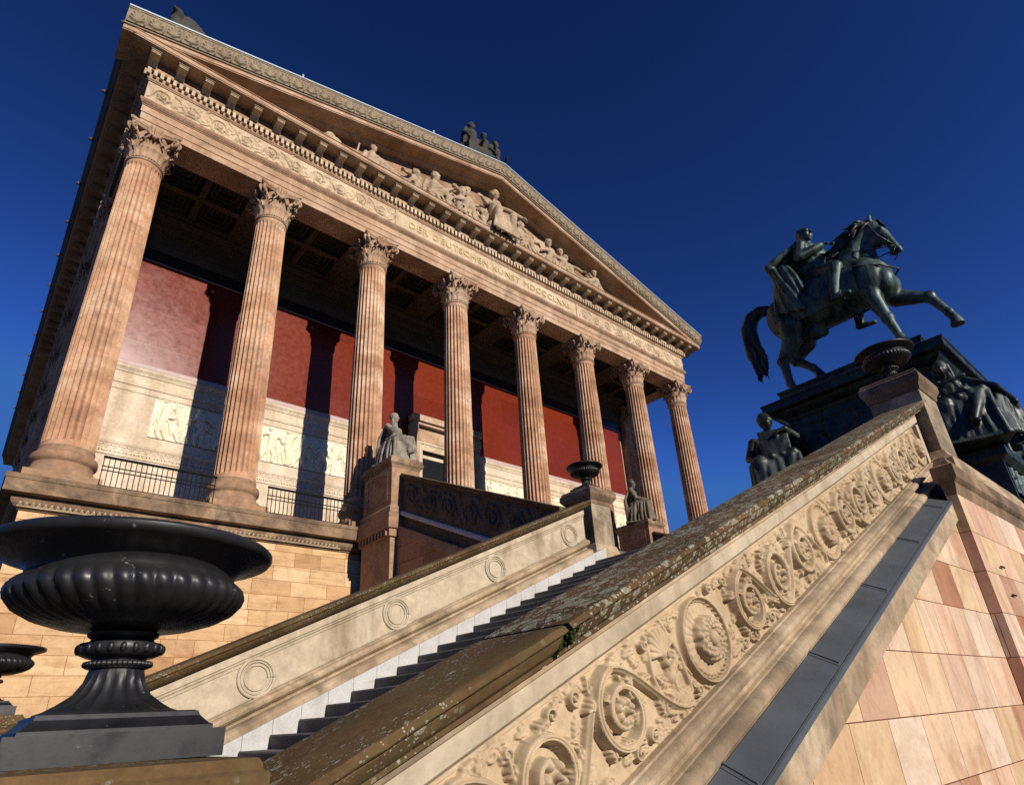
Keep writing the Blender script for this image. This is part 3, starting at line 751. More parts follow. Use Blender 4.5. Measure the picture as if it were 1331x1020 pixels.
cap = [(-13.44,-4.955), (-13.44,-4.878), (-13.45,-4.870), (-13.925,-4.870), (-13.944,-4.874), (-13.952,-4.882), (-13.952,-4.900), (-13.945,-4.906), (-13.918,-4.910), (-13.916,-4.922), (-13.895,-4.955), (-13.868,-4.972), (-13.858,-4.976), (-13.858,-4.992), (-13.838,-4.998), (-13.5,-4.998)]
def capblock(xa, xb, mat, seed):
    """a run of coping with worn, slightly uneven edges"""
    g = random.Random(seed); b = MB(); m = max(2, int((xb-xa)/.06)); rows = []
    for i in range(m+1):
        x = xa+(xb-xa)*i/m; end = min(i, m-i)
        for k, (y, h) in enumerate(cap):
            j = .004 if k in (3, 4, 5, 6) else .001
            wear = .012 if end == 0 and k in (2, 3, 4, 5) else 0
            rows.append((x+g.uniform(-.001, .001), y+g.uniform(-j, j)+wear, h+S*x+g.uniform(-j, j)*.6-wear*.6))
    n = len(cap); f = [(i*n+k, i*n+(k+1) % n, (i+1)*n+(k+1) % n, (i+1)*n+k) for i in range(m) for k in range(n)]
    f += [tuple(range(n))[::-1], tuple(range(m*n, (m+1)*n))]
    b.add(rows, f); return b.build('coping_stone', MAT[mat], NP, 24)
capblock(X0, 0.725, 'cap_bare', 1); capblock(0.747, 3.45, 'cap_lichen', 2); capblock(3.458, 7.2, 'cap_lichen', 3)
b = MB(); b.stair([(-13.46,-4.99), (-13.46,-4.885), (-13.915,-4.89), (-13.90,-4.96), (-13.84,-4.99)], 0.718, 0.754); b.build('coping_joint', MAT['joint'], NP)
b = MB()
for i in range(45):                                         # moss growing out of the joint
    x = 0.738+abs(random.gauss(0, .04)); y = -13.93+random.uniform(-.004, .03); b.ell((x, y, S*x-4.905-random.uniform(0, .05)), (random.uniform(.004, .009),)*3, None, 6, 4)
b.build('moss', MAT['joint'], NP, 180)
# carved frieze: u along the slope, v across it
CT, SN = math.cos(math.atan(S)), math.sin(math.atan(S))
ROS = (.12, 2.035, 3.98, 5.72, 7.44)
def frieze_field(ua, ub, res):
    h = HF(ua, ub, -.216, .216, res); g = np.random.default_rng(21)
    for a, c in zip(ROS[:-1], ROS[1:]):
        L = c-a
        cs = [a+L*.265, a+L*.5, a+L*.735] if a > .5 else [.02+.42, .815, 1.27]
        for k, u in enumerate(cs):
            sg = -1 if k % 2 else 1
            pts = h.scroll((u, (-.012, .0, .006)[k]), (.170 if k != 1 else .178), .078, sg, a0=PI*.5 if sg > 0 else -PI*.5, turns=1.5, flower=(7, 5, 8)[k], rng=g)
            # stems that run on to the next scroll
            u2 = u+L*.235
            q = np.linspace(0, 1, 14); vv = sg*.18*np.cos(q*PI)
            h.poly(np.stack([u+(u2-u)*q, vv*.98], 1), .019-.004*q, .055, ribs=1)
            for m_ in range(1, 12, 2):
                qq = m_/12; uu = u+(u2-u)*qq; v_ = sg*.18*math.cos(qq*PI)*.98; dd = math.atan2(-sg*.18*PI*math.sin(qq*PI), u2-u)
                h.leaf((uu, v_), dd+(.75 if m_ % 4 == 1 else -.75), .085, .024, .046, 4)
            for s2 in (-1, 1):
                h.leaf((u+L*.118, s2*.15), (PI/2*s2)+g.uniform(-.9, .9), .10, .035, .028, 4)
                h.leaf((u+L*.118+.02, s2*.10), g.uniform(0, 6), .09, .03, .026, 4)
                h.leaf((u+L*.118-.03, s2*.17), g.uniform(0, 6), .08, .028, .024, 3)
            if k != 1: h.grapes((u+L*.12, .165 if k == 0 else -.165), .034, .026, g)
            sp = np.linspace(0, 1, 18); aa = sp*9
            for s2 in (-1, 1):
                cx, cy = u-.19, s2*.175; h.poly(np.stack([cx+.035*(1-sp*.8)*np.cos(aa), cy+s2*.03*(1-sp*.8)*np.sin(aa)], 1), .008, .02)
        # candelabrum before each rosette
        u = c-.36
        h.poly([(u, -.2), (u, .05)], np.array((.03, .014)), .036, ribs=1); h.dome((u, -.03), .036, .04); h.dome((u, .03), .022, .045); h.dome((u, -.12), .044, .034, 6)
        for q in range(-4, 5):
            t = PI/2+q*.33; h.poly([(u, .07), (u+.085*math.cos(t), .07+.105*math.sin(t))], np.array((.008, .018)), .034)
        h.dome((u, .075), .03, .042)
        for s2 in (-1, 1):
            h.leaf((u, -.06), PI/2+s2*.9, .13, .035, .032, 5); h.leaf((u, -.16), PI/2+s2*1.25, .12, .04, .03, 5); h.leaf((u+s2*.05, .16), PI/2+s2*1.2, .09, .03, .026, 4)
            h.poly([(u+s2*.02, -.18), (u+s2*.11, -.14), (u+s2*.12, .02), (u+s2*.075, .18)], .011, .026)
            h.grapes((u+s2*.075, -.165), .03, .03, g)
        for s2 in (-1, 1):
            for q in range(3): h.leaf((c+s2*(.21+.03*q), s2*(.06-.13*q)), g.uniform(0, 6), .09, .03, .026, 4)
            for vv in (-.17, .17): h.leaf((c+s2*.2, vv), g.uniform(0, 6), .10, .035, .026, 4)
    gg = np.random.default_rng(77)                          # leaves, buds and tendrils that fill the ground
    for a, c in zip(ROS[:-1], ROS[1:]):
        n = int((c-a)/.075)
        for i in range(n):
            for s2 in (-1, 1):
                u = a+(i+.5)*.075+gg.uniform(-.02, .02); v = s2*gg.uniform(.155, .19)
                if gg.random() < .62: h.leaf((u, v), (0 if gg.random() < .5 else PI)+gg.uniform(-.7, .7), gg.uniform(.06, .095), gg.uniform(.02, .03), gg.uniform(.024, .036), 3)
                else:
                    r, d = gg.uniform(.024, .034), gg.choice((-1, 1)); q = np.linspace(0, 1, 22); p0 = gg.uniform(0, 6)
                    h.poly(np.stack([u+r*(1-.85*q)*np.cos(p0+d*q*8), v*.95+r*(1-.85*q)*np.sin(p0+d*q*8)], 1), .0075, .036)
        for i in range(46): h.leaf((gg.uniform(a, c), gg.uniform(-.15, .15)), gg.uniform(0, 6.28), gg.uniform(.055, .1), gg.uniform(.018, .028), gg.uniform(.02, .036), 3)
    for a in ROS: h.rosette((a, -.003), .205, .074)
    h.soften(1)
    edge = np.minimum(h.V+.216, .216-h.V); h.H = np.where(edge < .012, np.maximum(h.H*edge/.012, .006*(edge > .003)), h.H)
    return h
def frieze_map(u, v, k):
    return u*CT-v*SN, YN-.003-k, u*SN+v*CT-5.371
def clipu(h):
    return h
for ua, ub, res in ((.12, 3.0, .0027), (3.0, 7.62, .0045)):
    h = frieze_field(ua, ub, res)
    link('carved_relief', h.mesh('carved_relief', frieze_map), MAT['relief'], NP)
b = MB(); b.stair([(-13.75,-5.132), (-13.795,-5.132), (-13.795,-5.606), (-13.75,-5.606)], 7.02, 7.12); b.build('frieze_end', MAT['parapet'], NP)
# lead covered ledge and the clad wall below
sheared([(-13.85,-5.87), (-13.862,-5.821), (-14.012,-5.895), (-14.015,-5.901), (-14.020,-5.894), (-14.034,-5.898), (-14.042,-5.906), (-14.042,-5.922), (-14.0,-5.923)], -.3, 6.2, 'metal_ledge_cover', MAT['lead'], NP, 12)
for x in (.6, 1.66, 2.72, 3.78, 4.84, 5.9):
    b = MB(); b.stair([(-13.864,-5.818), (-14.008,-5.889), (-14.008,-5.90), (-13.864,-5.83)], x, x+.018); b.stair([(-13.864,-5.810), (-14.008,-5.881), (-14.008,-5.90), (-13.864,-5.83)], x+.018, x+.032); b.build('metal_ledge_seam', MAT['lead'], NP)
sheared([(-13.9,-5.924), (-14.033,-5.924), (-14.033,-6.095), (-14.02,-6.11), (-13.9,-6.11)], -.3, 6.2, 'ledge_fascia', MAT['moulding'], NP)
b = MB(); b.prism([(-.22, GZ), (6.25, GZ), (6.25, 6.25*S-6.09)], lambda x, z: (x, -14.0, z), lambda x, z: (x, -13.6, z))
b.build('clad_wall', MAT['tiles'], NP)

# --- far parapet
FP = empty('far_stair_parapet', (3.5, YF, GZ), 'buff stone parapet with plain sunk panels and four roundels beyond the steps', 'parapet')
fx0, fx1 = -.33, 7.10
sheared([(-8.05,-7.0), (-8.05,-4.72), (-8.53,-4.72), (-8.53,-4.80), (-8.515,-4.81), (-8.505,-4.84), (-8.50,-4.85), (-8.50,-5.255), (-8.50,-7.0)], fx0, fx1, 'parapet_body', MAT['parapet'], FP, 12)
sheared([(-8.49,-5.250), (-8.53,-5.255), (-8.53,-5.268), (-8.555,-5.272), (-8.585,-5.288), (-8.60,-5.315), (-8.592,-5.345), (-8.56,-5.372), (-8.525,-5.385), (-8.515,-5.402), (-8.52,-5.42), (-8.555,-5.425), (-8.60,-5.437), (-8.636,-5.462), (-8.650,-5.495), (-8.650,-5.53), (-8.64,-5.54), (-8.49,-5.55)], fx0, fx1, 'base_moulding', MAT['moulding'], FP, 16)
sheared([(-8.02,-4.70), (-8.02,-4.585), (-8.05,-4.57), (-8.62,-4.575), (-8.665,-4.585), (-8.68,-4.60), (-8.68,-4.625), (-8.655,-4.64), (-8.645,-4.66), (-8.60,-4.70), (-8.56,-4.715), (-8.1,-4.715)], fx0, fx1+.05, 'coping_stone', MAT['cap_bare'], FP)
b = MB()
rx = (1.62, 3.32, 5.01, 6.70)
for k, x in enumerate(rx):
    cu_, cz = x, S*x-5.05
    for R, wd, dp in ((.19, .019, .024), (.16, .011, .012), (.125, .009, .012)):
        pts = [(cu_+R*math.cos(t*2*PI/40), YF-.006, cz+R*math.sin(t*2*PI/40)) for t in range(41)]
        bb = MB(); bb.tube(pts, wd, 8)
        if R > .18: ro = bb.build('roundel', MAT['parapet'], FP, 180)
        else: bb.build('inner_ring', MAT['parapet'], ro, 180)
for q, dp in ((-4.825, .022), (-4.862, .014), (-5.236, .016)): b.stair([(YF+.01,q+.009), (YF-dp,q+.005), (YF-dp,q-.005), (YF+.01,q-.009)], fx0, fx1)
b.build('panel_edge', MAT['parapet'], FP)

# --- stone piers that carry the urns
def pier(name, x0, x1, y0, y1, zb, zt, label, base, cap_h, mat='pier', capmat='ledge', ov=.07):
    P = empty(name, ((x0+x1)/2, (y0+y1)/2, zb), label, 'pier', 'urn piers of the stairs')
    b = MB(); b.box(x0, x1, y0, y1, zb+base*.9, zt-cap_h*.9); b.build('shaft', MAT[mat], P, bevel=.008)
    if base:
        b = MB(); b.lathe_sq = None
        rect = (x0, x1, y0, y1)
        b.ring([(-.02,zb), (.085,zb), (.085,zb+base*.55), (.07,zb+base*.6), (.045,zb+base*.7), (.02,zb+base*.92), (-.02,zb+base)], rect); b.build('base', MAT['moulding'], P, 25)
    b = MB(); rect = (x0, x1, y0, y1)
    b.ring([(-.02,zt-cap_h), (.012,zt-cap_h), (.02,zt-cap_h*.9), (.02,zt-cap_h*.8), (ov*.5,zt-cap_h*.72), (ov*.9,zt-cap_h*.55), (ov,zt-cap_h*.5), (ov,zt-cap_h*.2), (ov*.75,zt-cap_h*.15), (ov*.7,zt-.01), (ov*.55,zt), (-(x1-x0)/2,zt+.006)], rect)
    b.build('cap', MAT[capmat], P, 25); return P
pier('urn_pier', -.95, -.36, -13.90, -13.02, GZ, -4.902, 'low brown stone pier at the foot of the carved near parapet', 0, .16, 'pier', 'cap_bare', .05)
pier('urn_pier', -1.0, -.37, -8.62, -7.85, GZ, -4.62, 'low stone pier at the foot of the far parapet with roundels', 0, .14, 'pier', 'cap_bare', .05)
pier('urn_pier', 7.36, 7.89, -8.50, -7.92, -2.55, -1.05, 'tall mottled stone pier ending the far parapet beneath a black urn', .45, .32, 'pier', 'ledge', .10)
pier('urn_pier', 7.20, 7.80, -13.92, -13.36, -2.62, -1.26, 'shaded stone pier at the top of the carved near parapet', .32, .26, 'pier', 'ledge', .06)

# --- cast iron urns
def urn_mesh():
    out = {}
    k = .53/.53
    b = MB()
    b.box(-.222, .222, -.222, .222, 0, .062)
    v = []
    prof = [(.198,.062), (.198,.07), (.190,.074), (.172,.092), (.168,.102), (.16,.105)]
    for r, z in prof: v += [(-r, -r, z), (r, -r, z), (r, r, z), (-r, r, z)]
    f = [(i*4+j, i*4+(j+1) % 4, (i+1)*4+(j+1) % 4, (i+1)*4+j) for i in range(len(prof)-1) for j in range(4)]+[(0, 3, 2, 1), tuple(range(len(v)-4, len(v)))]
    b.add(v, f); out['plinth'] = b
    b = MB()
    def foot(r, z, t): return r-(.011 if r > .06 else 0)*(abs(math.cos(10*t))**.5)*min(1, max(0, (.2-z)*30))
    b.lathe([(.162,.104), (.160,.108), (.142,.114), (.118,.128), (.088,.15), (.070,.18), (.064,.205), (.062,.212)], 120, mod=foot)
    b.lathe([(.058,.208), (.072,.212), (.074,.222), (.062,.226), (.064,.236), (.078,.238), (.096,.246), (.102,.258), (.096,.272), (.078,.276), (.072,.284), (.082,.290), (.085,.298), (.074,.305)], 64)
    for i in range(40):
        t = 2*PI*i/40; b.ell((.074*math.cos(t), .074*math.sin(t), .2215), (.008, .008, .008), None, 6, 4)
    for i in range(22):
        t = 2*PI*i/22; b.ell((.097*math.cos(t), .100*math.sin(t), .258), (.008, .008, .012), None, 8, 6)
    out['stem'] = b
    b = MB()
    def gad(r, z, t):
        e = min(1, max(0, (z-.31)/.04))*min(1, max(0, (.428-z)/.02)); tw = t+(z-.3)*1.2
        return r*(1-.055*e*(1-abs(math.cos(20*tw))**.55))
    b.lathe([(.074,.305), (.12,.308), (.17,.315), (.222,.331), (.262,.353), (.282,.376), (.288,.394), (.282,.411), (.268,.424), (.256,.431), (.252,.44)], 40*10, mod=gad)
    out['bowl'] = b
    b = MB()
    b.lathe([(.252,.436), (.254,.45), (.268,.466), (.30,.481), (.335,.490), (.345,.494), (.351,.502), (.351,.513), (.343,.521), (.33,.523), (.31,.518), (.25,.50), (.20,.46), (.1,.44)], 96)
    out['rim'] = b
    return {k: x.mesh(k) for k, x in out.items()}
UM = urn_mesh()
for k, m_ in UM.items(): shade(m_, {'plinth': 20, 'stem': 50, 'bowl': 60, 'rim': 40}[k])
def urn(x, y, z, label, rot=0, s=1.0):
    U = empty('iron_urn', (x, y, z), label, 'urn', 'black urns on the stair piers'); U.rotation_euler = (0, 0, rot); U.scale = (s, s, s)
    for k, m_ in UM.items():
        o = link(k, m_, MAT['iron'], None); o.parent = U
    return U
urn(-.575, -13.46, -4.898, 'large black iron urn with fluted bowl at the foot of the carved parapet', 0, 1.06)
urn(-.62, -8.24, -4.612, 'small black urn half hidden on the low pier behind the large urn', 0, 1.06)
urn(7.62, -8.21, -1.04, 'black urn on the tall mottled pier in front of the red wall')
urn(7.56, -13.62, -1.25, 'dark urn on the shaded pier below the bronze horse')
# ------------------------------------------------------------------ upper flight with its piers, landing and terrace wall
UP = empty('upper_staircase', (12.6, -5, -2.5), 'wide upper stairs with dark carved parapets leading to the portico', 'staircase')
b = MB()
for i in range(19):
    z = -.0-i*.1315; y = -2.45-i*.2955
    b.box(7.4, 17.8, y-.2955-.02, y+.01, z-.1315*1.2, z)
b.build('steps', MAT['tread'], UP)
def up(poly, xa, xb):      # profile (x,h) swept down the slope towards the front
    ya, yb = -2.5, -8.05
    return lambda b: b.prism(poly, lambda x, h: (x, ya, h+S*(ya+2.45)), lambda x, h: (x, yb, h+S*(yb+2.45)))
for sgn in (0, 1):
    X = (lambda x: x) if not sgn else (lambda x: 25.2-x)
    b = MB(); up([(X(7.08),-.6), (X(7.08),1.0), (X(7.40),1.0), (X(7.40),-.6)], 0, 0)(b); pa = b.build('parapet', MAT['soot_shade'], UP)
    b = MB(); up([(X(7.02),1.0), (X(6.99),1.05), (X(6.99),1.10), (X(7.05),1.12), (X(7.42),1.12), (X(7.48),1.08), (X(7.48),1.02), (X(7.45),1.0)], 0, 0)(b); b.build('coping_stone', MAT['cap_bare'], pa)
    b = MB(); up([(X(7.07),.10), (X(7.01),.08), (X(6.99),.03), (X(6.99),-.02), (X(7.07),-.04)], 0, 0)(b); b.build('base_moulding', MAT['string'], pa)
    h = HF(0, 6.05, .18, .93, .02); g = np.random.default_rng(4)
    for i in range(7):
        h.scroll((.5+i*.85, .56), .30, .05, 1 if i % 2 else -1, a0=PI, rng=g)
        for q in range(4): h.leaf((.92+i*.85+g.uniform(-.1, .1), .56+g.choice((-1, 1))*g.uniform(.1, .3)), g.uniform(0, 6), .25, .08, .045, 4)
    sx = -1 if not sgn else 1
    link('carved_relief', h.mesh('carved_relief', lambda u, v, k: (X(7.078)+sx*(.004+k), -2.52-u*CT*.999+v*0, S*(-u*CT-.07)+v)), MAT['soot_shade'], pa)
    # pier with a corbelled foot
    xa, xb = sorted((X(6.72), X(7.66)))
    rect = (xa+.04, xb-.04, -2.44, -1.0)
    b = MB(); b.box(rect[0], rect[1], rect[2], rect[3], .1, 1.34); pr = b.build('statue_pier', MAT['base'], UP, bevel=.01)
    b = MB(); b.ring([(-.02,0), (.06,0), (.06,.14), (.03,.2), (-.02,.24)], rect); b.build('base', MAT['base'], pr)
    b = MB(); b.ring([(-.02,1.26), (.01,1.27), (.02,1.31), (.06,1.36), (.075,1.38), (.075,1.46), (.05,1.48), (.04,1.55), (-.4,1.555)], rect); b.build('cap', MAT['ledge'], pr)
    b = MB()
    for wx in (rect[0]-.012, rect[1]+.0):
        for q in ((.36,.40), (1.12,1.16)): b.box(wx, wx+.012, rect[2]+.18, rect[3]-.2, q[0], q[1])
        for y in (rect[2]+.18, rect[3]-.24): b.box(wx, wx+.012, y, y+.04, .40, 1.12)
    b.build('panel_edge', MAT['base'], pr)
    rect = (xa, xb, -2.46, -.9)
    b = MB(); b.ring([(-.06,-2.6), (-.06,-.62), (.0,-.6), (.0,-.42), (.05,-.40), (.06,-.36), (.06,-.02), (.03,0), (-.4,.005)], rect); b.build('corbel', MAT['base'], pr)
    b = MB()
    for i in range(9): b.box(xa-.045, xa+.0, -2.35+i*.16, -2.27+i*.16, -.58, -.44); b.box(xb, xb+.045, -2.35+i*.16, -2.27+i*.16, -.58, -.44)
    b.build('corbel_block', MAT['base'], pr)
    xs = sorted((X(6.98), X(7.5)))
    b = MB(); b.prism([(-.95, GZ), (-.95, -.62), (-2.40, -.62), (-2.52, -.6), (-8.0, -.62-S*5.5), (-8.0, GZ)], lambda y, z: (xs[0], y, z), lambda y, z: (xs[1], y, z)); b.build('stair_wall', MAT['darkwall'], UP)
    b = MB(); up([(X(7.0),-.30), (X(6.95),-.32), (X(6.95),-.55), (X(7.0),-.6)], 0, 0)(b); b.build('string_course', MAT['base'], pa)
b = MB(); b.prism([(-1.0, -6.2), (-1.0, -.2), (-2.5, -.3), (-8.0, -2.75), (-8.0, -6.2)], lambda y, z: (7.55, y, z), lambda y, z: (17.65, y, z)); b.build('stair_core', MAT['darkwall'], UP)

TW = empty('terrace_block', (12.6, -11, GZ), 'pink stone clad terrace block under the bronze monument', 'terrace')
bx = 6.2
b = MB(); b.box(bx, 25.2-bx, -14.10, -14.005, GZ, -2.71); b.box(7.2, 18, -14.005, -13.88, GZ, -2.71); b.box(7.3, 17.9, -13.88, -13.4, GZ, -3.02); b.box(7.2, 18.0, -13.4, -7.9, GZ, -2.75); b.build('clad_wall', MAT['tiles'], TW)
b = MB(); b.ring([(-.02,-3.10), (.0,-3.09), (.02,-3.0), (.02,-2.97), (.045,-2.95), (.06,-2.93), (.06,-2.80), (.03,-2.78), (.01,-2.72), (.0,-2.70), (-.03,-2.695)], (bx, 25.2-bx, -14.10, -14.02)); b.build('cornice', MAT['ledge'], TW, 25)
b = MB(); b.box(7.12, 18.1, -13.38, -7.9, -2.70, -2.50); b.build('landing', MAT['tread'], TW)
b = MB(); b.alongx([(-13.45,-2.64), (-13.98,-2.64), (-13.98,-2.46), (-13.95,-2.42), (-13.92,-2.30), (-13.88,-2.27), (-13.88,-2.22), (-13.6,-2.20), (-13.45,-2.2)], 7.9, 17.3); b.build('plinth_moulding', MAT['moulding'], TW, 25)
b = MB()                                                       # iron clamps in the cladding
for x, z in ((6.72,-3.75), (6.75,-4.02)): b.box(x, x+.14, -14.125, -14.112, z, z+.012)
b.build('clamp', MAT['rail'], TW)
# ------------------------------------------------------------------ carved and cast figures
def V(*a): return Vector(a)
def hand(b, w, d, up, k):
    """palm, four bent fingers and a thumb; w wrist, d direction of the fingers, up = back of the hand"""
    d = d.normalized(); side = d.cross(up).normalized(); up = side.cross(d).normalized()
    b.caps(w, w+d*.05*k, .024*k, .034*k, 8, 3)
    for i, L in enumerate((.062, .075, .07, .052)):
        s = (i-1.5)*.019*k; p = w+d*.085*k+side*s
        q = p+d*L*.55*k-up*.012*k; r = q+d*L*.35*k-up*.034*k
        b.chain([p, q, r], [.0105*k, .0095*k, .008*k], 6)
    p = w+d*.03*k+side*.032*k; q = p+d*.035*k+side*.028*k-up*.015*k
    b.chain([p, q, q+d*.03*k-up*.012*k], [.013*k, .011*k, .009*k], 6)
def head(b, c, k, face, tilt=0., hair='short', beard=False):
    """c centre of the skull; face = unit vector the face looks along"""
    f = face.normalized(); z = V(0, 0, 1); s = f.cross(z).normalized(); z = s.cross(f).normalized()
    R = Matrix((s, f, z)).transposed()
    P = lambda x, y, q: c+R @ V(x*k, y*k, q*k)
    b.ell(c, (.076*k, .098*k, .105*k), R, 16, 12)
    b.ell(P(0, .028, -.058), (.058*k, .066*k, .075*k), R, 14, 10)
    b.ell(P(0, .058, -.112), (.026*k, .026*k, .022*k), R, 8, 6)
    b.caps(P(0, .098, .012), P(0, .118, -.034), .009*k, .015*k, 8, 3)                # nose
    for e in (-1, 1):
        b.ell(P(.033*e, .085, .022), (.028*k, .016*k, .010*k), R, 8, 6)             # brows
        b.ell(P(.042*e, .07, -.035), (.024*k, .022*k, .026*k), R, 8, 6)             # cheeks
        b.ell(P(.078*e, -.005, -.012), (.012*k, .022*k, .034*k), R, 8, 6)           # ears
    b.caps(P(-.02, .091, -.066), P(.02, .091, -.066), .009*k, .009*k, 6, 2)          # lips
    b.caps(P(-.015, .088, -.082), P(.015, .088, -.082), .009*k, .009*k, 6, 2)
    if hair == 'short':
        b.ell(P(0, -.02, .028), (.083*k, .095*k, .09*k), R, 14, 10)
        g = random.Random(3)
        for i in range(26):
            a = g.uniform(0, 2*PI); e = g.uniform(.1, 1.25); b.ell(P(.082*math.sin(e)*math.cos(a), -.025+.092*math.sin(e)*math.sin(a)*.9, .03+.088*math.cos(e)), (.022*k, .022*k, .018*k), R, 6, 4)
    elif hair == 'hood':
        b.ell(P(0, -.025, .022), (.098*k, .115*k, .118*k), R, 16, 12)
        for e in (-1, 1): b.chain([P(.085*e, .02, .02), P(.098*e, .0, -.1), P(.09*e, .03, -.24)], [.03*k, .035*k, .045*k], 8)
    elif hair == 'bun':
        b.ell(P(0, -.02, .025), (.086*k, .1*k, .094*k), R, 14, 10); b.ell(P(0, -.115, -.0), (.05*k, .045*k, .05*k), R, 10, 8)
        for i in range(9):
            a = PI*i/8; b.caps(P(.078*math.cos(a), .06*math.sin(a)**.5, .06+.02*math.sin(a)), P(.082*math.cos(a), -.06, .03), .02*k, .024*k, 6, 2)
    if beard:
        for i in range(9):
            x = -.048+.012*i; b.caps(P(x, .05, -.085), P(x*.8, .062-.01*abs(i-4)*.3, -.165+.008*abs(i-4)), .02*k, .014*k, 6, 2)
def folds(b, tops, bots, r0, r1, mid=None, n=7):
    """a curtain of drapery folds from one line of points to another"""
    g = random.Random(len(tops)*7+n)
    for i, (p, q) in enumerate(zip(tops, bots)):
        p, q = Vector(p), Vector(q); m = (p+q)/2+(Vector(mid) if mid else V(0, 0, 0))+V(g.uniform(-1, 1), g.uniform(-1, 1), 0)*r0*.5
        k = 1.0 if i % 2 else .72
        b.chain([p, m, q], [r0*k, (r0+r1)*.5*k, r1*k], 7)
def lerp(a, b_, t): return Vector(a)+(Vector(b_)-Vector(a))*t
def line(a, b_, n): return [lerp(a, b_, i/(n-1)) for i in range(n)]

def seated(name, mat, loc, rot, k, label, cat, group=None, pose='think', hair='hood', beard=False, voxel=.016, look=0., kind='woman'):
    """a draped figure on a block; local frame: faces -Y, seat at z = .46"""
    o = empty(name, loc, label, cat, group); b = MB(); F = V(math.sin(look), -math.cos(look), -.12)
    sh = .205 if kind == 'man' else .18
    pel = V(0, .02, .56); ch = V(0, .0 if pose != 'think' else -.06, .93); nk = ch+V(0, -.02, .17)
    b.ell(pel, (.19, .17, .15)); b.chain([pel, V(0, .0, .74), ch], [.165, .145, .165]); b.ell(ch+V(0, -.02, -.02), (.19, .135, .17))
    for e in (-1, 1): b.ell(ch+V(.08*e, -.10, -.02), (.075, .06, .07))
    b.caps(nk-V(0, -.02, .04), nk+V(0, -.02, .07), .06, .052)
    hc = nk+V(0, -.035, .19); head(b, hc, 1.0, F, 0, hair, beard)
    R_, L_ = V(-sh, ch.y, 1.02), V(sh, ch.y, 1.02)
    for q in (R_, L_): b.ell(q, (.075, .075, .075))
    kR, kL = V(-.19, -.46, .56), V(.17, -.42, .60); fR, fL = V(-.20, -.44, .06), V(.16, -.55, .10)
    if pose in ('think', 'cross'): kL = V(.2, -.44, .66); fL = V(.02, -.62, .22)
    for hip, kn, ft in ((V(-.1, .0, .56), kR, fR), (V(.1, .0, .56), kL, fL)):
        b.chain([hip, kn, ft+V(0, .02, .06)], [.125, .10, .06]); b.caps(ft+V(0, .03, 0), ft+V(0, -.13, -.02), .045, .033)
    def arm(s, e, h, d=None, up=None):
        b.chain([s, e, h], [.068, .055, .038]); hand(b, h, d or (h-e), up or V(0, 0, 1), 1.0)
        for i in range(4):                                                       # sleeve folds
            t = .15+.2*i; p = lerp(s, e, t); b.caps(p+V(0, .03, .03), p+V(0, -.03, -.08), .035, .03, 6, 2)
    if pose == 'think':
        arm(R_, V(-.26, -.30, .80), V(-.09, -.21, 1.02), V(.25, .05, 1), V(0, -1, 0)); arm(L_, V(.24, -.16, .76), V(.02, -.34, .74))
    elif pose == 'tablet':
        arm(R_, V(-.30, -.08, .78), V(-.20, -.30, .64)); arm(L_, V(.36, -.12, .92), V(.20, -.34, 1.02), V(-1, -.2, -.3))
        b.add([(x, y, z) for x, y, z in ((-.14,-.40,.62), (.22,-.40,.62), (.22,-.30,1.06), (-.14,-.30,1.06), (-.14,-.35,.61), (.22,-.35,.61), (.22,-.25,1.05), (-.14,-.25,1.05))], [(0,1,2,3), (7,6,5,4), (0,4,5,1), (1,5,6,2), (2,6,7,3), (3,7,4,0)])
    elif pose == 'cross':
        arm(R_, V(-.28, -.12, .77), V(-.06, -.38, .74)); arm(L_, V(.30, -.10, .78), V(.12, -.40, .78))
        b.caps(V(.05, -.46, .66), V(-.01, -.36, 1.08), .03, .03, 6); b.caps(V(-.13, -.38, .93), V(.13, -.44, .97), .028, .028, 6)
    else:
        arm(R_, V(-.26, -.12, .76), V(-.10, -.42, .70)); arm(L_, V(.27, -.08, .76), V(.15, -.40, .72))
    # drapery: lap, skirt to the ground, mantle over a shoulder and down the back
    folds(b, line((-.24, -.10, .62), (.24, -.10, .64), 8), [lerp(kR+V(-.05, -.03, .05), kL+V(.05, -.03, .05), i/7) for i in range(8)], .055, .06)
    folds(b, line(kR+V(-.08, -.02, .02), kL+V(.09, -.02, .02), 10), line((-.32, -.50, .02), (.30, -.60, .02), 10), .05, .045, (0, -.015, 0))
    folds(b, line((-.22, .02, .56), kR+V(-.1, .02, -.02), 6), line((-.32, .10, .02), (-.34, -.46, .02), 6), .05, .045)
    folds(b, line((.22, .02, .56), kL+V(.1, .02, -.02), 6), line((.32, .10, .02), (.32, -.52, .02), 6), .05, .045)
    folds(b, line(L_+V(.05, .02, .02), R_+V(0, .05, .03), 7), line((.26, .18, .42), (-.24, .2, .40), 7), .05, .06, (0, .06, 0))
    folds(b, line(L_+V(.03, -.06, .0), R_+V(.05, -.07, -.02), 5), line((.10, -.20, .58), (-.2, -.16, .60), 5), .035, .045)
    b.ell((-.02,-.30,.30), (.27,.20,.33)); b.ell((0,-.02,.34), (.31,.26,.30))
    if pose == 'cross':
        folds(b, line(L_+V(.05,-.06,.03), L_+V(.02,.08,.0), 6), line((.58,-.30,.50), (.60,.10,.30), 6), .06, .055, (.10,0,.05)); folds(b, line((.40,-.34,.62), (.58,-.2,.5), 6), line((.34,-.58,.05), (.62,-.2,.05), 6), .05, .045)
    b.box(-.27, .27, -.08, .24, 0.0, .48); b.box(-.36, .36, -.62, .26, -.02, .03)
    b.xform(Matrix.Translation(Vector(loc)) @ Matrix.Rotation(rot, 4, 'Z') @ Matrix.Scale(k, 4))
    s = b.sculpt('figure', MAT[mat], o, voxel=voxel*k, smooth=1)
    return o

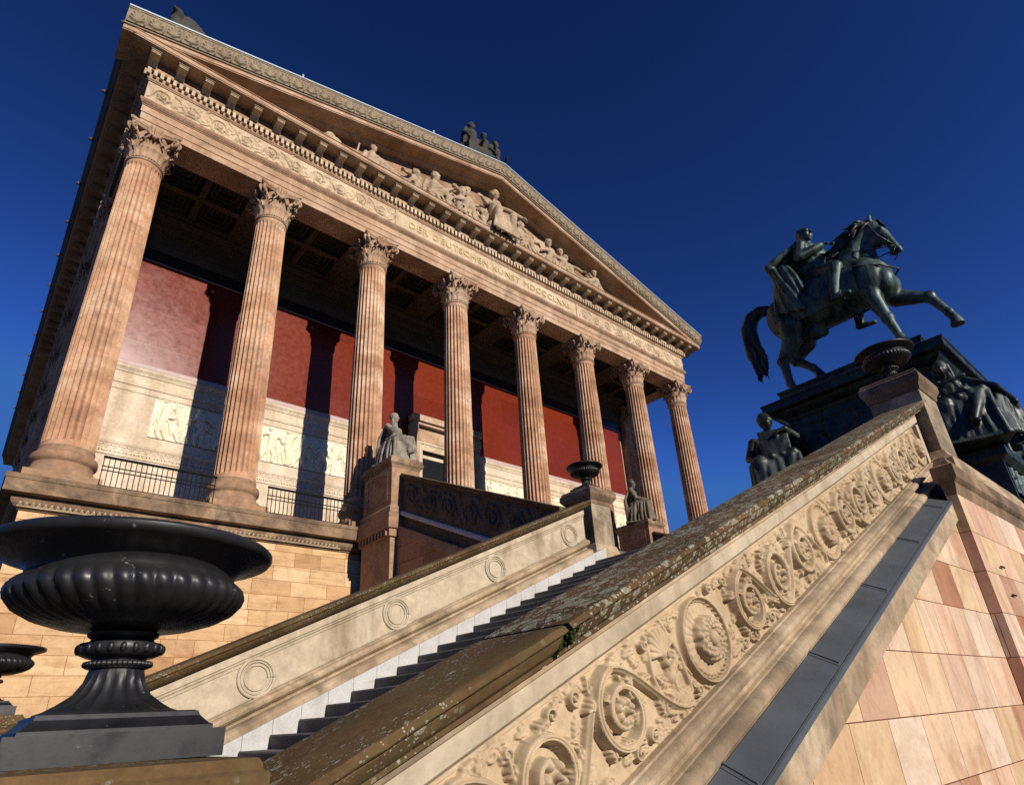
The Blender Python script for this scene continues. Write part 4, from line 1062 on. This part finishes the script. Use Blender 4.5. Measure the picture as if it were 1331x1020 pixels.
seated('seated_statue', 'figure', (7.16, -1.66, 1.55), math.radians(14), 1.16, 'grey stone statue of a hooded seated woman resting chin on hand', 'statue', None, 'think', 'hood', look=.35, voxel=.012)
seated('seated_statue', 'figure_brown', (17.85, -1.70, 1.55), math.radians(32), 1.27, 'brown stone statue of a seated man with folded arms beside the tall urn pier', 'statue', None, 'rest', 'short', True, look=.25, kind='man', voxel=.013)

# --- pediment sculpture: each figure fused on its own
def ped(x, hgt, kind, face=1, z0=13.2, y=-.72):
    b = MB(); k = hgt; g = random.Random(int(x*100)); X = lambda a: face*a
    if kind == 'sit':
        P = lambda a, c, z: V(X(a), c, z)
        b.ell((0, .0, .14), (.2, .16, .15)); b.chain([P(0,0,.16), P(.03,0,.36), P(.05,-.02,.52)], [.14, .12, .14], 10)
        b.caps(P(.06,-.02,.6), P(.07,-.03,.7), .05, .045); head(b, P(.09,-.04,.80), 1.0, V(X(.5), -1, -.15), 0, 'short' if g.random() < .5 else 'bun')
        b.chain([P(-.08,-.05,.18), P(.22,-.2,.30), P(.32,-.16,.0)], [.11, .085, .05], 10); b.chain([P(.08,-.05,.16), P(.34,-.1,.2), P(.5,-.12,.02)], [.11, .085, .05], 10)
        e = P(.26,-.12,.46); h = P(.42,-.16,.42+g.uniform(-.1,.2)); b.chain([P(.18,-.04,.58), e, h], [.06, .05, .035], 8); hand(b, h, h-e, V(0,0,1), 1)
        e = P(-.18,-.04,.36); h = P(-.26,-.12,.14); b.chain([P(-.1,.0,.58), e, h], [.06, .05, .035], 8); hand(b, h, h-e, V(0,1,0), 1)
        folds(b, line(P(-.2,-.06,.2), P(.24,-.2,.3), 7), line(P(-.3,-.2,0), P(.42,-.24,0), 7), .05, .04)
    elif kind == 'lie':
        P = lambda a, c, z: V(X(a), c, z)
        b.chain([P(-.1,0,.14), P(.14,0,.24), P(.30,-.02,.40)], [.15, .13, .14], 10); b.caps(P(.32,-.03,.46), P(.35,-.04,.55), .05, .045)
        head(b, P(.38,-.05,.64), 1.0, V(X(.4), -1, -.1), 0, 'short')
        b.chain([P(-.15,-.06,.16), P(-.52,-.12,.28), P(-.82,-.12,.08)], [.12, .09, .05], 10); b.chain([P(-.12,.0,.12), P(-.55,-.04,.12), P(-.95,-.06,.06)], [.12, .09, .05], 10)
        for f in (P(-.84,-.12,.06), P(-.97,-.06,.05)): b.caps(f, f+P(-.1,-.04,.03), .04, .03, 7)
        h = P(.52,-.16,.10); b.chain([P(.42,-.06,.42), P(.52,-.08,.22), h], [.06, .05, .035], 8); hand(b, h, P(.3,-.6,-.1), V(0,0,1), 1)
        h = P(.0,-.24,.28); b.chain([P(.22,-.08,.44), P(.12,-.2,.34), h], [.06, .05, .035], 8); hand(b, h, P(-1,-.4,0), V(0,0,1), 1)
        folds(b, line(P(-.1,-.12,.2), P(-.6,-.14,.26), 6), line(P(-.02,-.18,0), P(-.7,-.2,0), 6), .05, .04)
    elif kind == 'hero':
        P = lambda a, c, z: V(X(a), c, z)
        b.ell((0,0,.45), (.2,.16,.16)); b.chain([P(0,0,.5), P(0,0,.75), P(0,-.02,.95)], [.16,.13,.16], 10); b.caps(P(0,-.02,1.08), P(0,-.03,1.18), .055, .05)
        head(b, P(0,-.04,1.29), 1.05, V(X(.3),-1,-.1), 0, 'bun')
        for s in (-1, 1): b.chain([P(s*.09,-.03,.48), P(s*.2,-.36,.5), P(s*.2,-.32,.04)], [.12,.1,.06], 10)
        e, h = P(.34,-.1,.98), P(.66,-.16,.92); b.chain([P(.18,-.02,1.02), e, h], [.065,.055,.038], 8); hand(b, h, h-e, V(0,0,1), 1.1)
        e, h = P(-.32,-.1,.82), P(-.50,-.2,.78); b.chain([P(-.18,-.02,1.02), e, h], [.065,.055,.038], 8); hand(b, h, h-e, V(0,-1,0), 1.1)
        folds(b, line(P(-.24,-.3,.5), P(.24,-.3,.5), 9), line(P(-.34,-.36,0), P(.34,-.36,0), 9), .05, .045); folds(b, line(P(-.18,.1,1.0), P(.18,.1,1.0), 5), line(P(-.32,.14,.0), P(.32,.14,0), 5), .06, .07)
        k = hgt/1.4
    elif kind == 'child':
        b.ell((0,0,.12), (.12,.1,.12)); b.caps((0,0,.16), (0.02,-.02,.36), .1, .11); b.caps((.02,-.02,.42), (.03,-.03,.48), .05, .045); head(b, V(.04,-.04,.57), 1.0, V(X(.6),-1,0), 0, 'short')
        for s in (-1, 1):
            b.chain([V(s*.06,-.02,.12), V(s*.12,-.2,.2), V(s*.1,-.22,0)], [.08,.06,.04], 8); h = V(s*.2,-.18,.2); b.chain([V(s*.11,0,.38), V(s*.18,-.06,.28), h], [.045,.038,.03], 8); hand(b, h, V(s*.2,-1,-.3), V(0,0,1), .8)
    elif kind == 'tablet':
        b.add([(-.14,-.1,0), (.14,-.1,0), (.2,-.02,.6), (-.08,-.02,.6), (-.14,-.04,0), (.14,-.04,0), (.2,.04,.6), (-.08,.04,.6)], [(0,1,2,3), (7,6,5,4), (0,4,5,1), (1,5,6,2), (2,6,7,3), (3,7,4,0)])
    else:
        for i in range(14): b.ell((g.uniform(-.3,.3), g.uniform(-.1,.1), g.uniform(.02,.16)), (g.uniform(.06,.14),)*3, None, 8, 6)
    b.xform(Matrix.Translation((x, y, z0)) @ Matrix.Scale(k, 4))
    nm = 'pediment_figure' if kind in ('sit', 'lie', 'hero', 'child') else ('stone_tablet' if kind == 'tablet' else 'carved_trophy')
    return b.sculpt(nm, MAT['pediment'], MUS, voxel=.026, smooth=1)
for a in ((5.0, 2.0, 'trophy', 1), (6.45, 1.45, 'sit', 1), (7.75, 1.75, 'lie', 1), (9.15, 1.95, 'sit', 1), (9.95, 2.0, 'child', -1), (11.05, 2.1, 'sit', -1), (12.45, 2.75, 'hero', 1), (13.65, 2.0, 'sit', 1),
          (14.25, 1.7, 'sit', -1), (14.9, 2.5, 'tablet', 1), (15.75, 1.9, 'sit', -1), (17.3, 1.8, 'lie', -1), (18.8, 1.6, 'sit', -1), (19.9, 1.5, 'trophy', 1), (21.0, 1.2, 'trophy', 1), (8.45, 1.6, 'child', 1), (10.45, 1.95, 'sit', 1), (13.12, 1.9, 'child', -1), (16.5, 1.75, 'sit', -1), (18.15, 1.5, 'child', 1), (11.65, 1.9, 'child', 1)):
    ped(*a)
b = MB(); b.chain([V(11.35,-.55,14.55), V(11.1,-.55,15.0), V(10.55,-.5,15.25)], [.16,.14,.08]); b.ell((10.5,-.5,15.28), (.14,.1,.1)); b.sculpt('carved_wing', MAT['pediment'], MUS, .04, 1)
b = MB(); b.tube([(5.85, -.85, 13.25), (6.0, -.8, 14.2)], .035, 8); b.build('stone_staff', MAT['pediment'], MUS)

# --- roof statues
def standing(b, x, y, z, k, turn=0, arm_up=False):
    c = MB()
    for s in (-1, 1): c.chain([V(.09*s,0,.86), V(.11*s,-.05,.46), V(.12*s,0,.06)], [.12,.085,.055]); c.caps(V(.12*s,.02,.05), V(.14*s,-.14,.03), .045, .035)
    c.ell((0,0,.9), (.18,.15,.15)); c.chain([V(0,0,.92), V(0,0,1.12), V(0,-.01,1.32)], [.15,.13,.165]); c.caps(V(0,0,1.44), V(0,-.01,1.54), .055, .05)
    head(c, V(0,-.03,1.65), 1.0, V(math.sin(turn), -1, 0), 0, 'bun')
    h = V(-.34,-.14,.98); c.chain([V(-.2,0,1.38), V(-.31,.0,1.16), h], [.065,.055,.04]); hand(c, h, V(.2,-.4,-1), V(-1,0,0), 1)
    h = V(.22,-.26,1.2) if not arm_up else V(.4,-.2,1.75); c.chain([V(.2,0,1.38), V(.32,-.06,1.16) if not arm_up else V(.38,-.04,1.45), h], [.065,.055,.04]); hand(c, h, V(-.5,-.4,.3), V(0,0,1), 1)
    folds(c, line((-.22,-.1,1.0), (.22,-.1,1.02), 8), line((-.3,-.16,.02), (.3,-.16,.02), 8), .055, .05); folds(c, line((-.22,.1,1.3), (.22,.1,1.3), 6), line((-.3,.16,.02), (.3,.16,.02), 6), .06, .055)
    c.box(-.34, .34, -.26, .24, -.04, .03)
    c.xform(Matrix.Translation((x, y, z)) @ Matrix.Rotation(turn, 4, 'Z') @ Matrix.Scale(k, 4))
    return c
g_ = empty('roof_statue_group', (12.6, 0, 17.1), 'dark stone group of three standing figures on the gable peak', 'statue')
for x, y, z, k, t, a in ((11.9, 0, 17.45, 1.78, .3, False), (12.68, 0, 17.55, 1.65, -.2, False), (13.42, .1, 17.4, 1.78, .5, False)):
    standing(None, x, y, z, k, t, a).sculpt('figure', MAT['acro'], g_, voxel=.045, smooth=1)
b = MB(); b.caps((14.0,.05,17.1), (14.7,-.1,17.35), .12, .1); b.caps((14.5,-.1,17.3), (15.0,-.15,17.25), .1, .06); b.box(11.2, 14.2, -.4, .5, 16.8, 17.45); b.build('base', MAT['acro'], g_)
gr = empty('griffin_statue', (.05, .1, 13.9), 'dark winged griffin crouching on the left corner of the roof', 'statue')
b = MB(); b.chain([V(.75,.2,14.9), V(.2,.1,15.2), V(-.15,0,15.6)], [.5,.45,.36]); b.chain([V(-.2,0,15.6), V(-.33,-.05,16.1), V(-.30,-.15,16.35)], [.27,.2,.2]); b.caps(V(-.30,-.2,16.35), V(-.48,-.45,16.22), .14,.05)
for s in (-1, 1):
    b.caps(V(-.30+.1*s,-.1,16.45), V(-.28+.13*s,-.02,16.72), .06, .02)
    for i in range(9): b.caps(V(.0+.07*i,.1+.2*s,15.3-.03*i), V(.05+.12*i,.15+.3*s,16.42-.012*i*i), .12, .07)
    b.chain([V(-.3+.2*s,-.1,15.3), V(-.42+.2*s,-.2,14.6), V(-.45+.2*s,-.35,14.1)], [.16,.11,.1]); b.chain([V(.6,.2+.25*s,14.7), V(.3,.1+.3*s,14.3), V(.2,-.1+.3*s,14.05)], [.26,.16,.1])
b.box(-.7, .9, -.5, .6, 13.6, 14.1); b.xform(Matrix.Translation((.02,0,14.1)) @ Matrix.Diagonal((.86,.86,.93,1)) @ Matrix.Translation((0,0,-14.1)))
b.sculpt('figure', MAT['acro'], gr, .05, 1)
for x, lab in ((9.05, 'thin pale rod standing on the left slope of the gable near the statues'), (3.62, 'thin rod standing on the left slope of the gable near the griffin')):
    r = MB(); z = rk(x); r.tube([(x, -1.1, z), (x, -1.1, z+.55)], [.03, .022], 8); r.box(x-.1, x+.1, -1.2, -1.0, z, z+.06); r.ell((x, -1.1, z+.58), (.04,.04,.06), None, 8, 6); tag(r.build('lightning_rod', MAT['flash']), lab, 'rod', 'rods on the gable')
# ------------------------------------------------------------------ bronze monument
PD = empty('monument_pedestal', (12.6, -12.05, -2.5), 'dark stepped bronze pedestal carrying the rider on horseback', 'pedestal')
b = MB(); b.ring([(-.2,-2.5), (0,-2.5), (0,-2.3), (-.05,-2.27), (-.08,-2.2), (-.08,-1.62), (-.03,-1.58), (.02,-1.54), (.02,-1.40), (-.02,-1.36), (-.4,-1.35)], (10.75, 14.45, -13.98, -9.95)); so = b.build('socle', MAT['bronze_dark'], PD, 20)
b = MB(); b.box(10.9, 14.3, -13.9, -10.1, -2.5, -1.36); b.build('core', MAT['bronze_dark'], PD)
h = HF(10.95, 14.25, -2.12, -1.68, .02); g = np.random.default_rng(8)
for i in range(9): h.man(11.1+i*.37, -1.94, .32, .035, g)
link('relief_panel', h.mesh('relief_panel', lambda u, v, k: (u, -13.905-k, v)), MAT['bronze'], so)
rect = (11.35, 13.85, -13.42, -10.72)
b = MB(); b.ring([(.12,-1.35), (.12,-1.2), (.06,-1.1), (0,-1.05), (0,.42), (.03,.46), (.05,.5), (.16,.56), (.20,.60), (.22,.64), (.33,.665), (.34,.68), (.34,.80), (.36,.82), (.36,.85), (.08,.87), (.06,.90), (.06,.98), (.02,1.02), (-.6,1.03)], rect); b.build('die', MAT['bronze_dark'], PD, 20)
h = HF(-13.2, -10.95, -.95, .32, .02)
for i in range(5): h.man(-12.95+i*.45, -.42, .8, .045, g)
h.H[:3] = .03; h.H[-3:] = .03; h.H[:, :3] = .03; h.H[:, -3:] = .03
link('relief_panel', h.mesh('relief_panel', lambda u, v, k: (11.345-k, u, v)), MAT['bronze_dark'], PD)
b = MB(); b.ring([(-.2,1.03), (0,1.03), (0,1.10), (-.03,1.13), (-.04,1.32), (-.01,1.36), (-.01,1.40), (-.5,1.405)], (11.8, 13.4, -13.36, -10.44)); b.build('upper_plinth', MAT['bronze_dark'], PD, 20)

# --- the horse
EQ = empty('equestrian_statue', (12.6, -11.9, 1.4), 'green bronze statue of a uniformed rider on a stepping horse with one foreleg raised', 'statue')
b = MB(); cx = 12.6
b.ell((cx,-12.62,3.44), (.46,.58,.58)); b.ell((cx,-11.9,3.40), (.53,.85,.56)); b.ell((cx,-11.02,3.48), (.50,.62,.57)); b.ell((cx,-12.2,3.72), (.34,.7,.48)); b.ell((cx,-12.88,3.2), (.38,.33,.38))
for s in (-1, 1):
    b.ell((cx+.25*s,-10.85,3.45), (.27,.38,.52)); b.ell((cx+.27*s,-12.72,3.4), (.25,.36,.52)); b.ell((cx+.17*s,-13.0,3.22), (.22,.22,.3))
b.chain([V(cx,-12.35,3.75), V(cx,-12.55,4.15), V(cx,-12.76,4.44), V(cx,-12.98,4.63), V(cx,-13.16,4.66)], [.43,.325,.245,.185,.16], 16)
b.chain([V(cx,-12.75,3.7), V(cx,-12.85,4.1), V(cx,-12.95,4.45)], [.28,.20,.16], 14)
hx = cx-.03                                                   # head
b.chain([V(cx,-13.13,4.62), V(hx,-13.25,4.38), V(hx-.01,-13.35,4.05), V(hx-.02,-13.41,3.84)], [.16,.145,.108,.09], 14)
for s in (-1, 1):
    b.ell((hx+.075*s,-13.15,4.32), (.08,.135,.18)); b.ell((hx+.112*s,-13.29,4.45), (.045,.06,.05)); b.ell((hx+.06*s,-13.465,3.83), (.035,.04,.045)); b.caps((hx+.05*s,-13.33,4.3), (hx+.05*s,-13.42,3.95), .05, .045, 8)
    b.chain([V(cx+.10*s,-13.14,4.75), V(cx+.12*s,-13.17,4.88), V(cx+.11*s,-13.2,4.97)], [.05,.045,.012], 8)
b.caps((hx-.02,-13.31,3.82), (hx-.02,-13.36,3.75), .06, .055, 8); b.caps((hx-.02,-13.46,3.82), (hx-.02,-13.46,3.76), .055, .048, 8)
# legs
def leg(pts, rad, hoof): 
    b.chain(pts, rad, 12)
    for i in (2, 3): b.ell(pts[i], (rad[i]*1.22, rad[i]*1.28, rad[i]*1.3), None, 10, 8)
    p, d = Vector(hoof[0]), Vector(hoof[1]); b.caps(pts[-1], p+(p-Vector(pts[-1]))*.0, rad[-1], .095, 10); b.tube([p-d*.25, p+d*.4, p+d*1.05], [.088, .112, .138], 14)
leg([V(12.36,-12.72,3.2), V(12.35,-12.72,2.86), V(12.36,-12.84,2.28), V(12.37,-12.93,1.78)], [.25,.185,.105,.078], ((12.37,-13.02,1.58), (0,-.04,-.12)))
leg([V(12.84,-12.86,3.2), V(12.85,-13.02,2.92), V(12.86,-13.56,2.62), V(12.86,-13.76,2.12)], [.26,.20,.11,.078], ((12.86,-13.82,1.93), (0,.0,-.13)))
leg([V(12.32,-10.98,3.1), V(12.33,-10.92,2.78), V(12.35,-10.58,2.36), V(12.35,-10.60,1.76)], [.32,.235,.115,.085], ((12.35,-10.66,1.57), (0,-.04,-.12)))
leg([V(12.86,-11.05,3.1), V(12.87,-11.0,2.85), V(12.86,-10.68,2.52), V(12.85,-11.0,2.16)], [.32,.235,.12,.085], ((12.85,-11.10,1.97), (0,-.02,-.12)))
b.caps((12.33,-10.58,2.5), (12.35,-10.50,2.36), .07, .055, 8); b.caps((12.87,-10.72,2.66), (12.86,-10.60,2.52), .07, .055, 8)
b.ell((cx,-11.35,2.86), (.17,.26,.2)); b.caps((cx,-11.3,2.78), (cx,-11.55,2.75), .12, .09)
horse = b.sculpt('horse', MAT['bronze'], EQ, voxel=.026, smooth=3)
g = random.Random(5); b = MB()                                # mane
crest = [V(cx,-12.28,4.28), V(cx,-12.42,4.52), V(cx,-12.6,4.72), V(cx,-12.82,4.86), V(cx,-13.02,4.90), V(cx,-13.16,4.86)]
for i in range(150):
    t = g.uniform(0, 4.999); p = lerp(crest[int(t)], crest[int(t)+1], t-int(t)); s = g.uniform(-1, 1)
    q = p+V(-.13+.13*s, .09+g.uniform(-.03,.07), -.10+g.uniform(-.12,.10)); r = q+V(-.05+.06*s, .08+g.uniform(0,.12), -.10+g.uniform(-.12,.10))
    b.chain([p-V(.02,0,.05), q, r], [.05,.04,.011], 7)
for i in range(10): b.chain([V(cx+g.uniform(-.06,.06),-13.14,4.8), V(cx+g.uniform(-.1,.1),-13.3,4.72), V(cx+g.uniform(-.1,.1),-13.38,4.5)], [.04,.035,.012], 6)
b.sculpt('mane', MAT['bronze_dark'], horse, voxel=.02, smooth=1)
b = MB()                                                      # tail
spine = [V(cx,-10.46,3.98), V(cx,-10.26,4.06), V(cx,-10.02,3.98), V(cx,-9.88,3.7), V(cx,-9.88,3.3), V(cx,-9.93,2.9), V(cx,-9.9,2.55)]
b.chain(spine, [.13,.15,.18,.2,.19,.15,.09], 10)
for i in range(46):
    a = g.uniform(0, 2*PI); o1 = V(.15*math.cos(a), .13*math.sin(a), 0); j = g.uniform(.7, 1.25)
    pts = [spine[1]+o1*.5, spine[2]+o1, spine[3]+o1*1.15, spine[4]+o1*1.2*j, spine[5]+o1*1.3*j+V(0, g.uniform(-.1,.05), 0), spine[6]+o1*1.1*j+V(0, g.uniform(-.12,.06), g.uniform(-.32,.1))]
    b.chain(pts, [.035,.04,.045,.045,.036,.012], 6)
b.sculpt('tail', MAT['bronze_dark'], horse, voxel=.022, smooth=1)
# harness
b = MB()
def arc(c, rx, rz, y0, y1, a0, a1, n=24): return [(c[0]+rx*math.cos(a0+(a1-a0)*i/n), y0+(y1-y0)*i/n, c[1]+rz*math.sin(a0+(a1-a0)*i/n)) for i in range(n+1)]
b.tube(arc((cx,3.45), .60, .66, -12.25, -12.25, 0, 2*PI, 40), .022, 6)
b.tube([(cx-.54,-12.3,3.75), (cx-.52,-12.7,3.62), (cx-.38,-13.08,3.48), (cx,-13.3,3.4), (cx+.38,-13.08,3.48), (cx+.52,-12.7,3.62)], .024, 6)
for s in (-1, 1):
    b.tube([(hx+.11*s,-13.41,3.9), (hx+.16*s,-13.15,3.98), (cx+.30*s,-12.8,4.08), (cx+.25*s,-12.4,4.32), (12.44,-12.02,4.62)], .014, 6)
    b.tube([(hx+.12*s,-13.39,3.94), (hx+.155*s,-13.2,4.3), (cx+.15*s,-13.1,4.7)], .02, 6)
    b.tube([(hx+.105*s,-13.42,3.88), (hx+.12*s,-13.36,3.76), (hx+.11*s,-13.27,3.70)], .014, 6)
b.tube(arc((hx-.01,4.05), .14, .08, -13.39, -13.27, 0, 2*PI, 24), .018, 6)
b.build('harness', MAT['bronze_dark'], horse, 180)
b = MB()                                                      # saddle cloth
h = []
for s in (-1, 1):
    for i in range(9):
        for j in range(9):
            pass
v = []; f = []; N, M_ = 25, 14
for i in range(N):
    a = math.radians(-62+304*i/(N-1)) if False else math.radians(-38+256*i/(N-1))
    for j in range(M_):
        y = -12.62+1.5*j/(M_-1); e = abs(i-(N-1)/2)/((N-1)/2); yy = y+.10*max(0, e-.6)*(1 if j < M_/2 else -1)
        r = .625+.012*math.sin(i*1.3+j*.8); v.append((cx+r*.95*math.cos(a), yy, 3.46+(r+.03)*math.sin(a)))
f = [(i*M_+j, i*M_+j+1, (i+1)*M_+j+1, (i+1)*M_+j) for i in range(N-1) for j in range(M_-1)]
m = len(v); v2 = [(cx+(x-cx)*.95, y, 3.46+(z-3.46)*.95) for x, y, z in v]
b.add(v+v2, f+[tuple(q+m for q in reversed(t)) for t in f]); b.build('saddle_cloth', MAT['bronze'], horse, 180)
# --- the rider
b = MB(); hip = V(cx,-11.72,4.22)
b.ell(hip, (.27,.25,.22)); b.chain([hip, V(cx,-11.74,4.5), V(cx,-11.72,4.82)], [.29,.28,.30], 14); b.ell((cx,-11.74,4.88), (.37,.26,.27)); b.ell((cx,-11.90,4.72), (.26,.2,.26)); b.ell((cx,-11.62,4.42), (.29,.28,.16))
b.caps((cx,-11.72,5.08), (cx,-11.75,5.24), .115, .10)
b.lathe([(.15,5.07), (.155,5.12), (.135,5.2)], 16, (cx,-11.73,0))
head(b, V(cx-.02,-11.78,5.43), 1.85, V(-.42,-1,.02), 0, 'short')
for s in (-1, 1):
    b.ell((cx+.34*s,-11.70,5.0), (.15,.16,.10)); kn = V(cx+.50*s,-12.30,3.86); an = V(cx+(.60 if s < 0 else .52)*s,-12.14,3.16 if s < 0 else 2.86)
    for i in range(9): b.caps(V(cx+.30*s+.11*math.cos(i*.7)*1.1, -11.69+.12*math.sin(i*.7), 4.97), V(cx+.32*s+.12*math.cos(i*.7), -11.69+.13*math.sin(i*.7), 4.9), .018, .012, 5, 2)
    b.chain([V(cx+.16*s,-11.76,4.16), kn, an], [.215,.165,.10], 12); b.caps(an+V(0,.04,-.06), an+V(.02*s,-.28,-.10), .075, .055, 9)
    for i in range(5): t = .1+.18*i; p = lerp(kn, an, t); b.caps(p+V(-.05,.05,.04), p+V(.05,-.06,-.05), .08-.008*i, .075-.008*i, 7, 2)
e, h = V(12.14,-11.66,4.62), V(12.40,-12.06,4.80); b.chain([V(12.25,-11.70,4.98), e, h], [.155,.135,.10], 10); hand(b, h, h-e, V(0,0,1), 1.5)
e, h = V(12.98,-11.78,4.62), V(12.66,-12.12,4.66); b.chain([V(12.90,-11.70,4.97), e, h], [.14,.12,.085], 10); hand(b, h, h-e, V(0,0,1), 1.5)
for i in range(3):
    for s in (-1, 1): b.ell((cx+.08*s,-11.96-.03*i,4.92-.13*i), (.022,.02,.022), None, 6, 4)
b.chain([V(12.36,-11.76,5.02), V(cx,-12.02,4.72), V(12.86,-11.88,4.42)], [.035,.04,.035], 8); b.ell((12.44,-11.96,4.84), (.05,.025,.05), None, 8, 6)
rider = b.sculpt('rider', MAT['bronze'], EQ, voxel=.02, smooth=2)
b = MB()                                                      # cloak that falls behind and to the right
folds(b, line((12.26,-11.6,5.0), (12.9,-11.52,5.02), 8), line((12.02,-11.02,4.62), (12.85,-10.98,4.3), 8), .085, .09, (0,.06,.02))
folds(b, line((12.02,-11.04,4.62), (12.3,-11.0,4.5), 6), line((11.98,-11.48,3.2), (12.02,-10.88,3.42), 6), .09, .075, (-.06,0,0))
folds(b, line((12.06,-11.35,4.5), (12.05,-11.0,4.5), 5), line((12.0,-11.55,3.7), (11.98,-11.1,3.3), 5), .09, .08, (-.05,0,0)); b.chain([V(12.24,-11.62,5.02), V(12.08,-11.25,4.84), V(12.0,-10.98,4.66), V(12.06,-11.02,4.5)], [.08,.09,.11,.1], 9)
folds(b, line((12.3,-10.98,4.3), (12.9,-10.98,4.3), 5), line((12.3,-10.86,3.92), (13.0,-10.9,3.8), 5), .1, .09)
b.sculpt('cloak', MAT['bronze'], rider, voxel=.022, smooth=1)
b = MB()
for s in (-1, 1):
    x = cx+.60*s
    if s > 0: continue
    b.tube([(x-.04*s,-12.2,3.6), (x,-12.26,3.15)], .012, 6); b.tube([(x-.09,-12.28,3.02), (x-.09,-12.28,3.14), (x,-12.28,3.2), (x+.09,-12.28,3.14), (x+.09,-12.28,3.02), (x-.09,-12.28,3.02)], .016, 6); b.tube([(x,-12.1,3.1), (x+.01,-11.94,3.06)], .014, 6)
b.tube([(13.1,-11.7,4.1), (13.2,-11.4,3.4), (13.2,-11.3,3.0)], [.03,.026,.018], 8)
b.build('stirrup', MAT['bronze_dark'], rider, 180)

seated('bronze_seated_figure', 'bronze_dark', (11.02, -13.55, -1.33), math.radians(-68), 1.2, 'bronze seated woman with a cross and wide draped robe at the front of the pedestal', 'statue', 'seated figures round the pedestal', 'cross', 'hood', look=-.2)
seated('bronze_seated_figure', 'bronze_dark', (10.95, -10.40, -1.5), math.radians(-64), 1.52, 'bronze seated man holding a large tablet, rising behind the lichen covered cap', 'statue', 'seated figures round the pedestal', 'tablet', 'short', look=.9, kind='man')
seated('bronze_seated_figure', 'bronze_dark', (14.1, -13.72, -1.33), math.radians(30), 1.26, 'dark bronze seated figure at the right edge of the picture', 'statue', 'seated figures round the pedestal', 'rest', 'short', look=.3, kind='man')
# ------------------------------------------------------------------ camera, sun, sky
Rv, Uv, Fv = None, None, None
YAW, PIT, ROL = 0.7226763731358615, 0.44089608163702754, -0.0543515244025529
cy_, sy_, cp_, sp_ = math.cos(YAW), math.sin(YAW), math.cos(PIT), math.sin(PIT)
Fv = V(sy_*cp_, cy_*cp_, sp_); r0 = V(cy_, -sy_, 0); u0 = r0.cross(Fv)
Rv = r0*math.cos(ROL)+u0*math.sin(ROL); Uv = u0*math.cos(ROL)-r0*math.sin(ROL)
cd = bpy.data.cameras.new('camera'); cam = bpy.data.objects.new('camera', cd); COL.objects.link(cam)
M4 = Matrix((Rv, Uv, -Fv)).transposed().to_4x4(); M4.translation = V(-0.9438, -15.5320, -4.8493); cam.matrix_world = M4
cd.sensor_fit = 'HORIZONTAL'; cd.sensor_width = 36; cd.lens = 799.496/1331*36
cd.shift_x = 15.25/1331; cd.shift_y = 45.96/1331; cd.clip_start = .05; cd.clip_end = 2000
scn.camera = cam
AZ, EL = math.radians(2.0), math.radians(22.3)
sdir = V(math.sin(AZ)*math.cos(EL), -math.cos(AZ)*math.cos(EL), math.sin(EL))
sl = bpy.data.lights.new('sun', 'SUN'); sl.energy = 5.0; sl.angle = math.radians(.53); sl.color = (1, .925, .82)
so_ = bpy.data.objects.new('sun', sl); COL.objects.link(so_); so_.rotation_euler = sdir.to_track_quat('Z', 'Y').to_euler()
w = bpy.data.worlds.new('World'); scn.world = w; w.use_nodes = True; nt = w.node_tree
bg = nt.nodes['Background']; sky = nt.nodes.new('ShaderNodeTexSky'); sky.sky_type = 'NISHITA'; sky.sun_disc = False
sky.sun_elevation = EL; sky.sun_rotation = PI-AZ; sky.altitude = 0; sky.air_density = .6; sky.dust_density = 0; sky.ozone_density = 3
gm = nt.nodes.new('ShaderNodeGamma'); gm.inputs[1].default_value = 2.0   # the deep blue of a polarised sky
mx = nt.nodes.new('ShaderNodeMix'); mx.data_type = 'RGBA'; mx.blend_type = 'DARKEN'; mx.inputs[0].default_value = 1; mx.inputs[7].default_value = (.75, 2.6, 8.5, 1)
nt.links.new(sky.outputs[0], gm.inputs['Color']); nt.links.new(gm.outputs[0], mx.inputs[6]); nt.links.new(mx.outputs[2], bg.inputs['Color']); bg.inputs['Strength'].default_value = .05
scn.view_settings.view_transform = 'Standard'; scn.view_settings.look = 'None'; scn.view_settings.exposure = 0.08; scn.view_settings.gamma = 1
scn.cycles.max_bounces = 4; scn.cycles.diffuse_bounces = 1; scn.cycles.glossy_bounces = 2; scn.cycles.use_denoising = False
